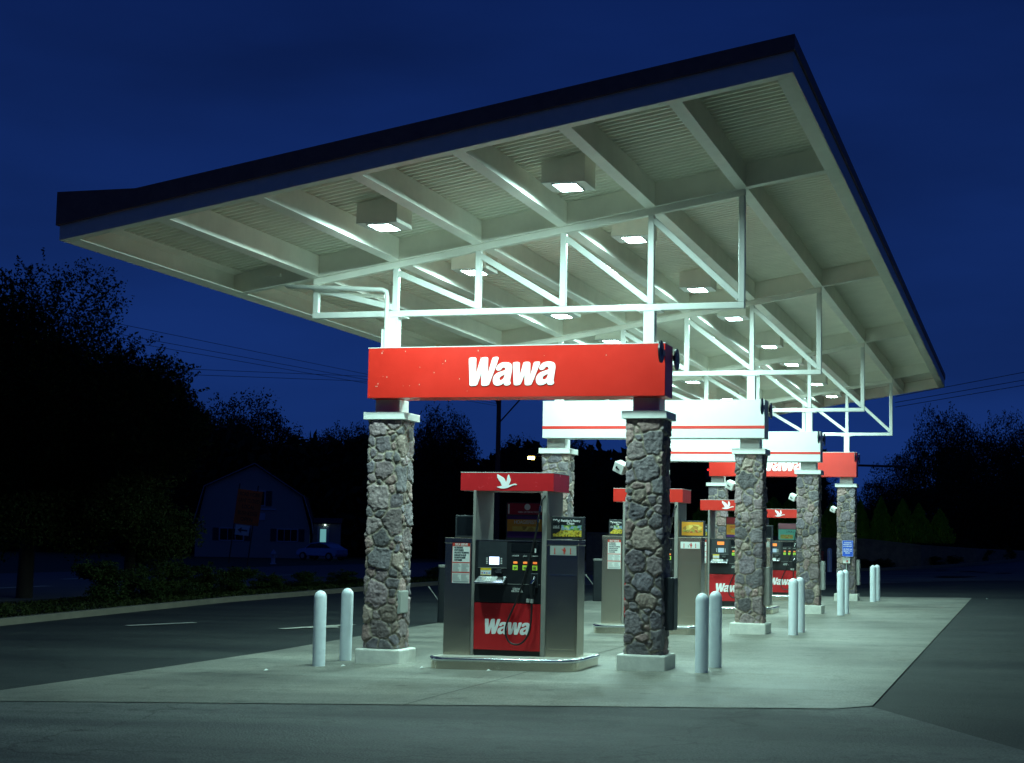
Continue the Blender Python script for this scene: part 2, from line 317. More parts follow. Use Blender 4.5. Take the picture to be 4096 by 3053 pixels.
# ------------------------------------------------------------------ ground, lot, road
def grid_sheet(name, xs_fn, ys, m, dz=0., nx=24):
    V = []; F = []
    for y in ys:
        x0, x1 = xs_fn(y)
        for i in range(nx+1):
            x = x0+(x1-x0)*i/nx; V.append((x, y, gz(x, y)+dz))
    for j in range(len(ys)-1):
        for i in range(nx): a = j*(nx+1)+i; F.append((a, a+1, a+nx+2, a+nx+1))
    b = MB(); b.add(V, F, True); return b.build(name, m)
ys = sorted(set([-40, -30, -20, -10, 0, 10, 20, 31, 36, 40, 44, 48, 52, 56, 60, 64, 68, 72, 76, 82, 90, 110, 150, 200, 300, 600, 1200]))
def xs_ground():
    return [-900, -400, -200, -120, -80, -60, -45, -38, -30, -25, -20, -18, -16, -14, -12, -10, -7, -4, -1, 2, 4, 6, 9, 12, 20, 40, 80, 200, 500, 900]
V = []; F = []; XS = xs_ground()
for y in ys:
    for x in XS: V.append((x, y, gz(x, y)-.06))
for j in range(len(ys)-1):
    for i in range(len(XS)-1): a = j*len(XS)+i; F.append((a, a+1, a+len(XS)+1, a+len(XS)))
b = MB(); b.add(V, F, True); tag(b.build('ground', M['grass']), kind='structure')
ylot = [-40, -30, -20, -10, 0, 10, 20, 31, 34, 37, 40, 43, 46, 49, 52, 55, 58, 61, 64, 68, 72, 76, 80]
tag(grid_sheet('parking_lot', lambda y: (-16.6, 20), ylot, M['asphalt'], 0, 36), kind='structure')
tag(grid_sheet('road', lambda y: (-37.5, -20), [-40, -20, 0, 20, 31, 36, 40, 48, 56, 64, 72, 82, 110, 200], M['roadtar'], 0, 12), kind='structure')
# painted-in light: lighter asphalt in front of the slab and behind it
def flat(name, poly, dz, m, kind='structure'):
    b = MB(); b.add([(x, y, gz(x, y)+dz) for x, y in poly], [tuple(range(len(poly)))]); return tag(b.build(name, m), kind=kind)
flat('apron', [(-16.4, -30), (8.95, -30), (8.95, -11.7), (5.36, -4.10), (5.0, -4.5), (-3.9, -6.5), (-5.35, -6.95), (-16.4, -9.4)], .006, M['asphalt_lit_tone'])
V = []; F = []
bk = lambda x: 39.5+.9*max(0, x+2) if x < 5 else 45.8-.3*(x-5)
Xb = [-16, -12, -8, -4, -1, 2, 4, 6, 9, 14, 19]
for x in Xb:
    for t in range(9):
        y = bk(x)+(78-bk(x))*t/8; V.append((x, y, gz(x, y)+.012))
for i in range(len(Xb)-1):
    for t in range(8): a = i*9+t; F.append((a, a+9, a+10, a+1))
b = MB(); b.add(V, F, True); tag(b.build('rear_asphalt', M['asphalt_lit_tone']), kind='structure')
# concrete slab under the canopy, with saw-cut joints
pad = [(5.05, -4.58), (5.42, -4.17), (5.47, 30.6), (-5.30, 30.6), (-5.18, 10.8), (-4.52, 1.7), (-4.40, -3.0), (-4.64, -5.57), (-7.2, -7.2), (-3.9, -6.6)]
pad = [(5.05, -4.60), (5.42, -4.17), (5.47, 30.6), (-5.45, 30.6), (-5.18, 10.8), (-4.60, 1.7), (-4.58, -3.0), (-4.66, -5.55), (-5.4, -7.05), (-3.9, -6.62)]
flat('concrete_slab', pad, .014, M['concrete'])
M['joint'] = mat('joint_sealant', (.10, .10, .085), .8)
def strip(name, pts, wd, dz, m):
    b = MB()
    for (x0, y0), (x1, y1) in zip(pts[:-1], pts[1:]):
        d = Vector((x1-x0, y1-y0)).normalized(); n = Vector((-d.y, d.x))*wd/2
        b.add([(x0+n.x, y0+n.y, gz(x0, y0)+dz), (x1+n.x, y1+n.y, gz(x1, y1)+dz), (x1-n.x, y1-n.y, gz(x1, y1)+dz), (x0-n.x, y0-n.y, gz(x0, y0)+dz)], [(0, 1, 2, 3)])
    return tag(b.build(name, m), kind='structure')
for pts in ([(.55, -5.75), (.55, 30.4)], [(-4.55, -2.6), (5.4, -2.6)], [(-4.7, 4.5), (5.4, 4.5)], [(-5.2, 13.5), (5.4, 13.5)], [(-5.3, 22.5), (5.4, 22.5)]):
    strip('slab_joint', pts, .022, .018, M['joint'])
# painted arrow remnants on the left lane, white line on the right
for pts, wd in (([(-10.9, 7.7), (-10.2, 9.3)], .22), ([(-7.3, 7.6), (-6.6, 9.6)], .22), ([(-7.05, 8.2), (-6.5, 8.6)], .3), ([(1.0, 47.2), (4.6, 47.6)], .16)):
    strip('road_marking', pts, wd, .022, M['mark'])
for pts, wd in (([(-27, 20), (-27, 29)], .5), ([(-31, 36), (-31, 41)], .4), ([(-28, 48), (-28, 53)], .3)):
    strip('road_marking', pts, wd, .012, M['mark'])
for cx_, cy_, rx_ in ((4.6, 57.5, .5), (5.2, 56, .35), (6.2, 54.5, .4), (4.2, 50.2, .9), (3.2, 60, .4)):
    b = MB(); b.add([(cx_+rx_*math.cos(a), cy_+rx_*1.3*math.sin(a), gz(cx_, cy_)+.05+.012*rx_*math.cos(a)) for a in [i*math.pi/8 for i in range(16)]], [tuple(range(16))])
    tag(b.build('asphalt_patch', M['asphalt']), kind='structure')

# kerbs
def kerb(pts, wd=.16, h=.15):
    b = MB(); n = len(pts); P = []
    for i, (x, y) in enumerate(pts):
        a = Vector(pts[max(i-1, 0)]); c = Vector(pts[min(i+1, n-1)]); d = (c-a).normalized(); nn = Vector((-d.y, d.x))*wd
        z = gz(x, y); P.append([(x, y, z-.1), (x+nn.x*.12, y+nn.y*.12, z+h-.02), (x+nn.x*.25, y+nn.y*.25, z+h), (x+nn.x, y+nn.y, z+h), (x+nn.x, y+nn.y, z-.1)])
    V = sum(P, []); F = []
    for i in range(n-1):
        for k in range(5): F.append((i*5+k, i*5+(k+1) % 5, (i+1)*5+(k+1) % 5, (i+1)*5+k))
    F += [(0, 1, 2, 3, 4), tuple((n-1)*5+k for k in (4, 3, 2, 1, 0))]
    b.add(V, F); return tag(b.build('kerb', M['kerb']), kind='structure')
KL = [(-11.6, -30), (-12.2, -14), (-12.8, -3), (-13.54, 7), (-14.4, 14), (-15.15, 20.5), (-15.63, 36.9), (-15.3, 46), (-14.6, 56), (-13, 60.5), (-10, 62)]
kerb(KL)
KR = [(-10, 62), (-6.7, 62), (0, 62), (1.6, 63.5), (3.2, 66), (5.0, 70), (7.1, 76), (12, 82), (19, 86)]
kerb(KR)
def bed(name, near, far, m, h=.12):
    V = []; F = []; n = len(near)
    for i in range(n):
        for t in range(5):
            x = near[i][0]+(far[i][0]-near[i][0])*t/4; y = near[i][1]+(far[i][1]-near[i][1])*t/4; V.append((x, y, gz(x, y)+h))
    for i in range(n-1):
        for t in range(4): a = i*5+t; F.append((a, a+5, a+6, a+1))
    b = MB(); b.add(V, F, True); return tag(b.build(name, m), kind='structure')
bed('verge', [(x-.14, y) for x, y in KL], [(min(x-.5, -19.9), y) for x, y in KL], M['mulch'])
bed('planting_bed', [(x-.02, y+.14) for x, y in KR], [(x-4.5, y+14) for x, y in KR], M['mulch'], .10)

# ------------------------------------------------------------------ canopy
X0, X1, Y0, Y1 = -4.66, 4.617, -4.76, 32.0
BD = .33
can = empty('station_canopy', (0, 0, 0), 0, 'long white steel canopy with a sloping ribbed roof over the pump islands', 'canopy')
# corrugated deck
prof = []; per = .1524; y = Y0+.1
while y < Y1-.1:
    for dy, h in ((0, 0), (.040, 0), (.048, .074), (.144, .074)): prof.append((y+dy, BD+.005+h))
    y += per
V = []; F = []
for x in (X0+.06, X1-.06):
    for yy, h in prof: V.append((x, yy, zb(x)+h))
n = len(prof)
for i in range(n-1): F.append((i, i+1, n+i+1, n+i))
b = MB(); b.add(V, F); b.build('roof_deck', M['deck'], can)
b = MB(); b.sbox(X0+.02, X1-.02, Y0+.05, Y1-.05, BD+.081, BD+.095); b.build('roof_sheet', M['roof'], can)
# fascia bands (flange flat underneath) and dark roof edge
def fas(y0, y1): 
    b = MB()
    b.hexa([(X0, y0, zb(X0)), (X0, y0, zb(X0)+.19), (X0, y1, zb(X0)), (X0, y1, zb(X0)+.19), (X1, y0, zb(X1)), (X1, y0, zb(X1)+.25), (X1, y1, zb(X1)), (X1, y1, zb(X1)+.25)])
    return b
fas(Y0, Y0+.012).build('fascia', M['fascia'], can)
fas(Y1-.012, Y1).build('fascia', M['fascia'], can)
for x0, x1, hh in ((X0-.004, X0+.008, .19), (X1-.006, X1+.006, .25)):
    b = MB(); b.sbox(x0, x1, Y0+.013, Y1-.013, .001, hh); b.build('fascia', M['fascia'], can)
# beams
def ibeam_x(y, x0=X0+.009, x1=X1-.009, fw=.15):
    b = MB(); b.sbox(x0, x1, y-fw/2, y+fw/2, 0, .012); b.sbox(x0, x1, y-fw/2+.012, y+fw/2-.012, .012, BD+.002); return b
def chan_y(x, y0, y1, fw=.15, side=0):
    b = MB(); b.sbox(x-fw/2, x+fw/2, y0, y1, .001, .015); b.sbox(x-fw/2, x+fw/2, y0, y1, BD-.016, BD-.002)
    wx = x+side*(fw/2-.006); b.sbox(wx-.006, wx+.006, y0, y1, .015, BD-.016); return b
for yr in ROWS: ibeam_x(yr).build('main_beam', M['beam'], can)
ibeam_x(Y0+.09, fw=.15).build('edge_beam', M['beam'], can); ibeam_x(Y1-.09, fw=.15).build('edge_beam', M['beam'], can)
segs = [Y0+.18]+[v for yr in ROWS for v in (yr-.008, yr+.008)]+[Y1-.18]
for k in range(6):
    x = -A+SP*(k-1); b = MB()
    for i in range(0, len(segs), 2):
        b.sbox(x-.075, x+.075, segs[i]+(-.17 if i == 0 else .064), segs[i+1]-(.064 if i < 8 else -.17), .0015, .0125); b.sbox(x-.068, x+.068, segs[i]+(-.07 if i == 0 else .056), segs[i+1]-(.056 if i < 8 else -.07), .0126, BD+.001)
    b.build('purlin', M['beam'], can)
for x in (X0+.10, X1-.10):
    b = MB()
    for i in range(0, len(segs), 2):
        c = chan_y(x, segs[i], segs[i+1], .18, -1 if x < 0 else 1); b.add(c.v, c.f)
    b.build('edge_beam', M['beam'], can)
# dark roof edge: follows the slope then runs level to the low end
xk = -3.565
topp = [(X1+.03, zb(X1)+.42), (xk, 6.105), (X0-.03, 6.11)]
lowp = [(X0-.03, zb(X0)+.185), (X1+.03, zb(X1)+.245)]
b = MB(); b.prism([(p[0], p[1]) for p in lowp+topp], Y0-.05, Y0+.03, 'y'); b.build('roof_edge', M['roof'], can)
b = MB(); b.prism([(p[0], p[1]) for p in lowp+topp], Y1-.03, Y1+.05, 'y'); b.build('roof_edge', M['roof'], can)
b = MB(); b.hexa([(X1-.02, Y0+.031, zb(X1)+.26), (X1-.02, Y0+.031, zb(X1)+.41), (X1-.02, Y1-.031, zb(X1)+.26), (X1-.02, Y1-.031, zb(X1)+.41), (X1+.03, Y0+.031, zb(X1)+.26), (X1+.03, Y0+.031, zb(X1)+.42), (X1+.03, Y1-.031, zb(X1)+.26), (X1+.03, Y1-.031, zb(X1)+.42)]); b.build('roof_edge', M['roof'], can)
b = MB(); b.box(X0-.03, X0-.006, Y0+.031, Y1-.031, zb(X0)+.2, 6.11); b.box(X0-.005, xk, Y0+.031, Y1-.031, 6.07, 6.10); b.build('gutter', M['roof'], can)
# trusses
TW = .092; ZB = 5.105
def truss(y):
    e = empty('truss', (0, y, 0)); e.parent = can
    xl, xr = -A-SP, A+SP
    b = MB(); b.box(xl-.046, xr+.046, -.05, .05, ZB, ZB+TW); b.build('bottom_chord', M['white'], e, .012)
    b = MB(); b.sbox(xl-.046, xr+.046, -.05, .05, -.10, -.002); b.build('top_chord', M['beam'], e, .01)
    for k in range(6):
        x = -A+SP*(k-1); b = MB(); b.box(x-TW/2, x+TW/2, -.046, .046, ZB+TW-.002, zb(x)-.096); b.build('upright', M['white'], e, .012)
    for k in range(5):
        xa = -A+SP*(k-1); xb = xa+SP; b = MB()
        b.bar((xa+TW/2-.01, 0, zb(xa)-.17), (xb-TW/2+.01, 0, ZB+TW+.05), .088, .086); b.build('diagonal', M['white'], e, .01)
    for x in (-A, A):
        b = MB(); b.box(x-.17, x+.17, -.13, .13, ZB-.016, ZB-.001); b.build('bearing_plate', M['white'], e)
for yr in ROWS: truss(yr+.04)

# ------------------------------------------------------------------ canopy lights
LD = bpy.data.lights.new('lamp', 'AREA'); LD.shape = 'RECTANGLE'; LD.size = .27; LD.size_y = .40; LD.color = LCOL; LD.energy = LAMP*.108*math.pi
def light(loc, label):
    e = empty('canopy_light', loc, 0, label, 'light', 'square lights under the canopy')
    x = loc[0]; b = MB(); h = zb(x)+BD-loc[2]
    b.hexa([(xx, yy, (0.0 if k == 0 else h+SL*xx)) for xx in (-.295, .295) for yy in (-.285, .285) for k in (0, 1)]); b.build('housing', M['beam'], e, .004)
    b = MB(); b.box(-.30, .30, -.29, .29, -.012, -.001)
    b.build('cover_plate', M['white'], e, .003)
    b = MB(); b.box(-.17, -.155, -.235, .235, -.028, -.0125); b.box(.155, .17, -.235, .235, -.028, -.0125); b.box(-.154, .154, -.235, -.22, -.028, -.0125); b.box(-.154, .154, .22, .235, -.028, -.0125); b.build('lens_frame', M['white'], e)
    for s in (-1, 1):
        b = MB(); b.box(-.138, .138, s*.108-.098, s*.108+.098, -.034, -.013); b.build('lens', M['lens'], e, .012, segs=3)
    ld = LD; lo = bpy.data.objects.new('lamp', ld); COL.objects.link(lo); lo.parent = e; lo.location = (0, 0, -.0365)
    return e
LY = [-2.09, 1.72, 6.85, 10.77, 15.72, 19.64, 24.97, 28.93]
ordn = ['nearest', 'second', 'third', 'fourth', 'fifth', 'sixth', 'seventh', 'farthest']
for i, yy in enumerate(LY):
    light((A/3*2, yy, zb(A/3*2)+.012), 'square lit ceiling light, %s of the high right-hand row under the canopy' % ordn[i])
    light((-A/3*2, yy, zb(-A/3*2)+.012), 'square lit ceiling light, %s of the low left-hand row under the canopy' % ordn[i])

# ------------------------------------------------------------------ stone pillars
def stone_shaft(seed, hw=.252, z0=.20, z1=3.53):
    rng = np.random.default_rng(seed); per = 8*hw; H = z1-z0
    S = []
    for rad, n in ((.175, 40), (.135, 160), (.10, 400), (.07, 700), (.048, 900)):
        for _ in range(n):
            p = np.array([rng.uniform(0, per), rng.uniform(0, H)]); ok = True
            for q, r in S:
                dx = abs(p[0]-q[0]); dx = min(dx, per-dx); 
                if math.hypot(dx, p[1]-q[1]) < (rad+r)*.86: ok = False; break
            if ok: S.append((p, rad*rng.uniform(.9, 1.05)))
    P = np.array([s[0] for s in S]); W = np.array([s[1] for s in S]); asp = rng.uniform(.78, 1.28, len(S)); rot = rng.uniform(-.32, .32, len(S))
    nu = 4*int(round(2*hw/.0125)); nv = int(H/.0125)
    u = np.arange(nu)/nu*per; v = np.linspace(0, H, nv+1); U, Vv = np.meshgrid(u, v)
    # warp
    def wob(a, b, s): return np.sin(a*17.3+s)*np.cos(b*13.1+s*2)+.5*np.sin(a*41+b*37+s*3)
    Uw = U+.010*wob(U, Vv, seed); Vw = Vv+.010*wob(Vv, U, seed+2.)
    best = np.full(U.shape, 9.); sec = np.full(U.shape, 9.); idx = np.zeros(U.shape, int)
    for i in range(len(S)):
        dx = Uw-P[i, 0]; dx = (dx+per/2) % per-per/2; dy = Vw-P[i, 1]
        c, s = math.cos(rot[i]), math.sin(rot[i]); a = (dx*c+dy*s)/asp[i]; bb = (-dx*s+dy*c)*asp[i]
        d = (np.abs(a)**4+np.abs(bb)**4)**.25-W[i]
        nb = d < best; sec = np.where(nb, best, np.minimum(sec, d)); idx = np.where(nb, i, idx); best = np.where(nb, d, best)
    e = np.clip((sec-best)/2, 0, 1)
    t = np.clip((e-.004)/.015, 0, 1); t = t*t*(3-2*t)
    hh = rng.uniform(.014, .030, len(S)); tx = rng.uniform(-.10, .10, len(S)); ty = rng.uniform(-.08, .08, len(S))
    dxs = (U-P[idx, 0]+per/2) % per-per/2; dys = Vv-P[idx, 1]
    def vn(fr):
        cx_ = int(round(per*fr)); g = rng.uniform(-1, 1, (int(H*fr)+3, cx_)); a = U/per*cx_; c_ = Vv*fr
        i0 = a.astype(int) % cx_; i1 = (i0+1) % cx_; j0 = c_.astype(int); fa = a-np.floor(a); fc = c_-j0; fa = fa*fa*(3-2*fa); fc = fc*fc*(3-2*fc)
        return (g[j0, i0]*(1-fa)+g[j0, i1]*fa)*(1-fc)+(g[j0+1, i0]*(1-fa)+g[j0+1, i1]*fa)*fc
    n1, n2, n3 = vn(9), vn(20), vn(42)
    rough = .011*np.abs(n1)+.009*np.abs(n2)+.005*n3-.006
    dist = t*(hh[idx]+dxs*tx[idx]+dys*ty[idx]+rough)
    # positions on rounded square
    side = (u//(2*hw)).astype(int); f = (u % (2*hw))/(2*hw)*2-1
    sx = np.where(side == 0, f, np.where(side == 1, 1, np.where(side == 2, -f, -1))); sy = np.where(side == 0, -1, np.where(side == 1, f, np.where(side == 2, 1, -f)))
    nx = np.sign(sx)*np.abs(sx)**7; ny = np.sign(sy)*np.abs(sy)**7; ln = np.hypot(nx, ny); nx /= ln; ny /= ln
    cr_ = 1-.028*(np.minimum(np.abs(sx), np.abs(sy))**10)
    X = sx*hw*cr_+dist*nx; Y = sy*hw*cr_+dist*ny; Z = Vv+z0
    pal = np.array([[.215, .160, .165], [.165, .140, .148], [.27, .180, .165], [.185, .150, .165], [.25, .19, .16], [.135, .118, .124], [.23, .178, .175], [.16, .138, .155]])
    cs = pal[rng.integers(0, len(pal), len(S))]*rng.uniform(.8, 1.45, (len(S), 1)); mort = np.array([.27, .225, .175])
    tone = (1+.22*n2+.14*n1+.10*n3)[..., None]; c = cs[idx]*tone*t[..., None]+mort*(1-t[..., None])*(1+.1*n3[..., None])
    Vt = np.stack([X, Y, Z], -1).reshape(-1, 3); j, i = np.meshgrid(np.arange(nv), np.arange(nu), indexing='ij')
    a = j*nu+i; bq = j*nu+(i+1) % nu; F = np.stack([a, bq, bq+nu, a+nu], -1).reshape(-1, 4)
    return npmesh('stone_shaft', Vt, F, M['stone'], c.reshape(-1, 3), True)
SHAFT = [stone_shaft(s) for s in (3, 11, 23, 37)]
pos_words = [['front row, beside the nearest pump and its left bollards', 'second row, seen behind the nearest pump', 'third row, seen between pumps', 'back row, left side']]
def pillar(x, y, shaft, rz, label):
    e = empty('stone_pillar', (x, y, 0), 0, label, 'pillar', 'stone-faced pillars carrying the canopy')
    g0 = gz(x, y)
    s = link('shaft', shaft, e); s.rotation_euler = (0, 0, rz)
    zt = .223+g0
    b = MB(); w_ = .348; b.box(-w_, w_, -w_, w_, g0-.1, zt); b.build('plinth', M['plinth'], e, .022)
    b = MB(); b.box(-.324, .324, -.324, .324, 3.536, 3.643); b.build('cap_slab', M['white'], e, .005)
    b = MB(); b.box(-.19, .19, -.19, .19, 3.642, 3.84); b.build('pedestal', M['white'], e, .006)
    b = MB(); b.box(-.08, .08, -.08, .08, 3.84, ZB-.016); b.build('steel_post', M['white'], e, .006)
    return e
lefts = ['left stone pillar of the nearest row, beside two white bollards', 'left stone pillar of the second row, partly behind the nearest pump canopy', 'left stone pillar of the third row, partly hidden by others', 'left stone pillar of the farthest row, below the farthest red sign']
rights = ['right stone pillar of the nearest row, with dark box on its right', 'right stone pillar of the second row, between two red pump valances', 'right stone pillar of the third row, in front of the farthest red sign', 'right stone pillar of the farthest row, carrying a small blue sign']
for k, yr in enumerate(ROWS):
    pillar(-A, yr, SHAFT[(0, 2, 1, 3)[k]], R((0, 90, 180, 90)[k]), lefts[k]); pillar(A, yr, SHAFT[(1, 3, 0, 2)[k]], R((0, 0, 90, 180)[k]), rights[k])

# ------------------------------------------------------------------ header signs between the pillars
SL0, SR0, SF, SB, SZ0, SZ1 = -2.166, 2.2895, -.477, .025, 3.837, 4.572
LOGO_BIG = setmat(logo_mesh(1.307), M['letter']); 
def sign(k, yr, red):
    lab = {0: 'wide red header sign with white lettering across the nearest pillars', 1: 'white header sign with thin red stripe across the second pair of pillars', 2: 'white header sign with red stripe across the third pair of pillars', 3: 'red header sign with white lettering across the farthest pillars'}[k]
    e = empty('header_sign', (0, yr, 0), 0, lab, 'sign', 'header signs across the pillar pairs')
    b = MB(); b.box(SL0, SR0, SF, SB, SZ0, SZ1)
    b.build('panel', M['red'] if red else M['signwhite'], e, .006)
    b = MB(); b.box(SL0-.003, SR0+.003, SF-.004, SB+.004, SZ1+.001, SZ1+.009); b.build('top_cover', M['letter'], e)
    if red:
        o = link('lettering', LOGO_BIG, e, 0, (.058, SF-.006, 4.209)); o.rotation_euler = (R(90), 0, 0)
    else:
        b = MB(); b.box(SL0-.002, SR0+.002, SF-.004, SF-.001, 4.017, 4.077); b.build('stripe', M['stripe'], e)
    # round number discs on stubs at the right-hand end
    for yy, zz in ((-.66, 4.43), (.20, 4.415)):
        b = MB(); xx = SR0-.02 if yy < 0 else SR0+.02
        th = .022; n = 28
        P = [(xx-th/2, yy+.155*math.cos(2*math.pi*i/n), zz+.155*math.sin(2*math.pi*i/n)) for i in range(n)]
        Q = [(xx+th/2, p[1], p[2]) for p in P]
        b.add(P+Q, [tuple(range(n))[::-1], tuple(range(n, 2*n))]+[(i, (i+1) % n, n+(i+1) % n, n+i) for i in range(n)])
        b.box(xx-.02, xx+.02, min(yy, SF if yy < 0 else SB)+(.0 if yy < 0 else .0), max(yy, SF if yy < 0 else yy), zz-.04, zz+.04)
        b.build('number_disc', M['black'], e)
    if k == 0:
        text('2', .20, (SR0+.034, .20, 4.415), M['greyink'], e, 'number', rot=(R(90), 0, R(90)))
        rnd = random.Random(4); b = MB()
        for _ in range(22):
            x = rnd.uniform(SL0+.05, SL0+1.9) if rnd.random() < .75 else rnd.uniform(SL0, SR0-.1); z = rnd.uniform(3.9, 4.54); s = rnd.uniform(.002, .005); h = s*rnd.uniform(1, 2.6)
            b.box(x-s, x+s, SF-.003, SF-.001, z-h, z+h)
        b.build('droppings', M['dirt'], e)
for k, yr in enumerate(ROWS): sign(k, yr, k in (0, 3))

# ------------------------------------------------------------------ bollards
def bollard_mb():
    b = MB(); r = .091; b.lathe([(r, -.12), (r, .97)]+[(r*math.cos(t), .97+.10*math.sin(t)) for t in [i*math.pi/2/9 for i in range(1, 10)]][:-1]+[(.008, 1.07)], n=32); return b
def bollard(x, y, label):
    e = empty('bollard', (x, y, gz(x, y)+.014), 0, label, 'bollard', 'white domed bollards guarding the pump rows')
    return e
bm = bollard_mb(); bo = bm.build('bollard', M['bollard']); tag(bo, '', 'bollard', 'white domed bollards guarding the pump rows')
BP = [(2.818, -.385, 'front bollard of the pair right of the nearest right stone pillar'), (2.829, .565, 'rear bollard of the pair right of the nearest right stone pillar'),
      (2.818, 8.79, 'front bollard of the pair right of the second right stone pillar'), (2.83, 9.72, 'rear bollard of the pair right of the second right stone pillar'),
      (2.818, 17.28, 'front bollard of the pair standing before the blue-signed pillar'), (2.83, 18.2, 'rear bollard of the pair standing before the blue-signed pillar'),
      (2.80, 26.3, 'front bollard of the farthest pair, right of the blue-signed pillar'), (2.83, 27.3, 'rear bollard of the farthest pair, right of the blue-signed pillar'),
      (-2.595, -.957, 'leftmost white bollard, left of the nearest left pillar'), (-2.668, .158, 'white bollard between the leftmost bollard and the nearest left pillar')]
for i, (x, y, l) in enumerate(BP):
    o = bo if i == 0 else bo.copy()
    if i: COL.objects.link(o)
    o.location = (x, y, gz(x, y)+.014); o['label'] = 'white domed bollard, '+l; o.rotation_euler = (R(.3*((i*7) % 3-1)), 0, R(37*i))

# ------------------------------------------------------------------ pump islands
def rrect(x0, x1, y0, y1, r, n=7):
    P = []
    for cx_, cy_, a0 in ((x1-r, y1-r, 0), (x0+r, y1-r, 90), (x0+r, y0+r, 180), (x1-r, y0+r, 270)):
        for i in range(n+1): a = R(a0+90*i/n); P.append((cx_+r*math.cos(a), cy_+r*math.sin(a)))
    return P
def island(k, yr, label):
    g0 = gz(.1, yr); e = empty('pump_island', (0, yr, g0), 0, label, 'island', 'raised islands under the pumps')
    def ring(inset, z): return [(x, y, z+GX*x) for x, y in rrect(-1.0+inset, 1.18-inset, -.95+inset, .66-inset, .30-inset*.8)]
    n = len(ring(0, 0))
    for nm, prof, mm in (('steel_skirt', [(.014, -.1), (.014, .118)], M['steel']), ('steel_edge', [(.014, .117), (.002, .121), (-.007, .135), (-.009, .150), (-.005, .164), (.008, .175), (.03, .178)], M['steel_edge'])):
        V = []; F = []
        for ins, z in prof: V += ring(ins, z)
        for i in range(len(prof)-1):
            for q in range(n): F.append((i*n+q, i*n+(q+1) % n, (i+1)*n+(q+1) % n, (i+1)*n+q))
        b = MB(); b.add(V, F, True); b.build(nm, mm, e)
    b = MB(); top = ring(.03, .175); b.add(top, [tuple(range(n))]); b.build('island_top', M['islandtop'], e)
    return e
il = ['steel-edged concrete island under the nearest pump', 'steel-edged island under the second pump, behind the nearest right pillar', 'steel-edged island under the third pump', 'steel-edged island under the farthest pump']
for k, yr in enumerate(ROWS): island(k, yr, il[k])

# ------------------------------------------------------------------ pumps
def panel(e, name, x0, x1, z0, z1, y, t, m, bevel=0):
    b = MB(); b.box(x0, x1, y-t, y, z0, z1); return b.build(name, m, e, bevel)
def foodmat(name, cols, scale, seed):
    m = bpy.data.materials.new(name); m.use_nodes = True; t = m.node_tree; b = t.nodes['Principled BSDF']; b.inputs['Roughness'].default_value = .35
    tcn = N(t, 'ShaderNodeTexCoord'); vo = N(t, 'ShaderNodeTexVoronoi'); vo.inputs['Scale'].default_value = scale
    nz = N(t, 'ShaderNodeTexNoise'); nz.inputs['Scale'].default_value = scale*.5; nz.noise_dimensions = '4D'; nz.inputs['W'].default_value = seed
    mixv = N(t, 'ShaderNodeMix', data_type='RGBA'); mixv.inputs[0].default_value = .45
    t.links.new(tcn.outputs['Object'], vo.inputs[0]); t.links.new(tcn.outputs['Object'], nz.inputs[0])
    t.links.new(vo.outputs['Color'], mixv.inputs[6]); t.links.new(nz.outputs[0], mixv.inputs[7])
    bw = N(t, 'ShaderNodeRGBToBW'); t.links.new(mixv.outputs[2], bw.inputs[0])
    rp = N(t, 'ShaderNodeValToRGB'); rp.color_ramp.elements[0].position = .3; rp.color_ramp.elements[1].position = .7
    els = rp.color_ramp.elements; els[0].color = (*cols[0], 1); els[1].color = (*cols[-1], 1)
    for i, c in enumerate(cols[1:-1]): q = els.new(.3+.4*(i+1)/(len(cols)-1)); q.color = (*c, 1)
    t.links.new(bw.outputs[0], rp.inputs[0]); t.links.new(rp.outputs[0], b.inputs['Base Color']); return m
M['chips'] = foodmat('snack_picture', [(.05, .03, .01), (.45, .28, .02), (.75, .55, .05), (.55, .50, .10)], 60, 1)
M['packets'] = foodmat('packet_picture', [(.04, .10, .03), (.25, .45, .10), (.2, .3, .6), (.6, .65, .15)], 26, 2)
M['sub'] = foodmat('sandwich_picture', [(.35, .16, .03), (.75, .48, .08), (.8, .6, .15)], 14, 3)
M['filling'] = foodmat('filling_picture', [(.5, .05, .03), (.2, .4, .05), (.7, .3, .1)], 50, 4)
M['adred'] = mat('ad_red', (.30, .012, .02), .3); M['adpurple'] = mat('ad_purple', (.08, .02, .12), .3); M['adteal'] = mat('ad_teal', (.12, .42, .34), .3); M['adorange'] = mat('ad_orange', (.75, .32, .03), .3)
M['adpink'] = mat('ad_header', (.35, .12, .16), .4)
GOOSE = setmat(goose_mesh(), M['letter']); LOGO_S = setmat(logo_mesh(.67, .002), M['letter'])
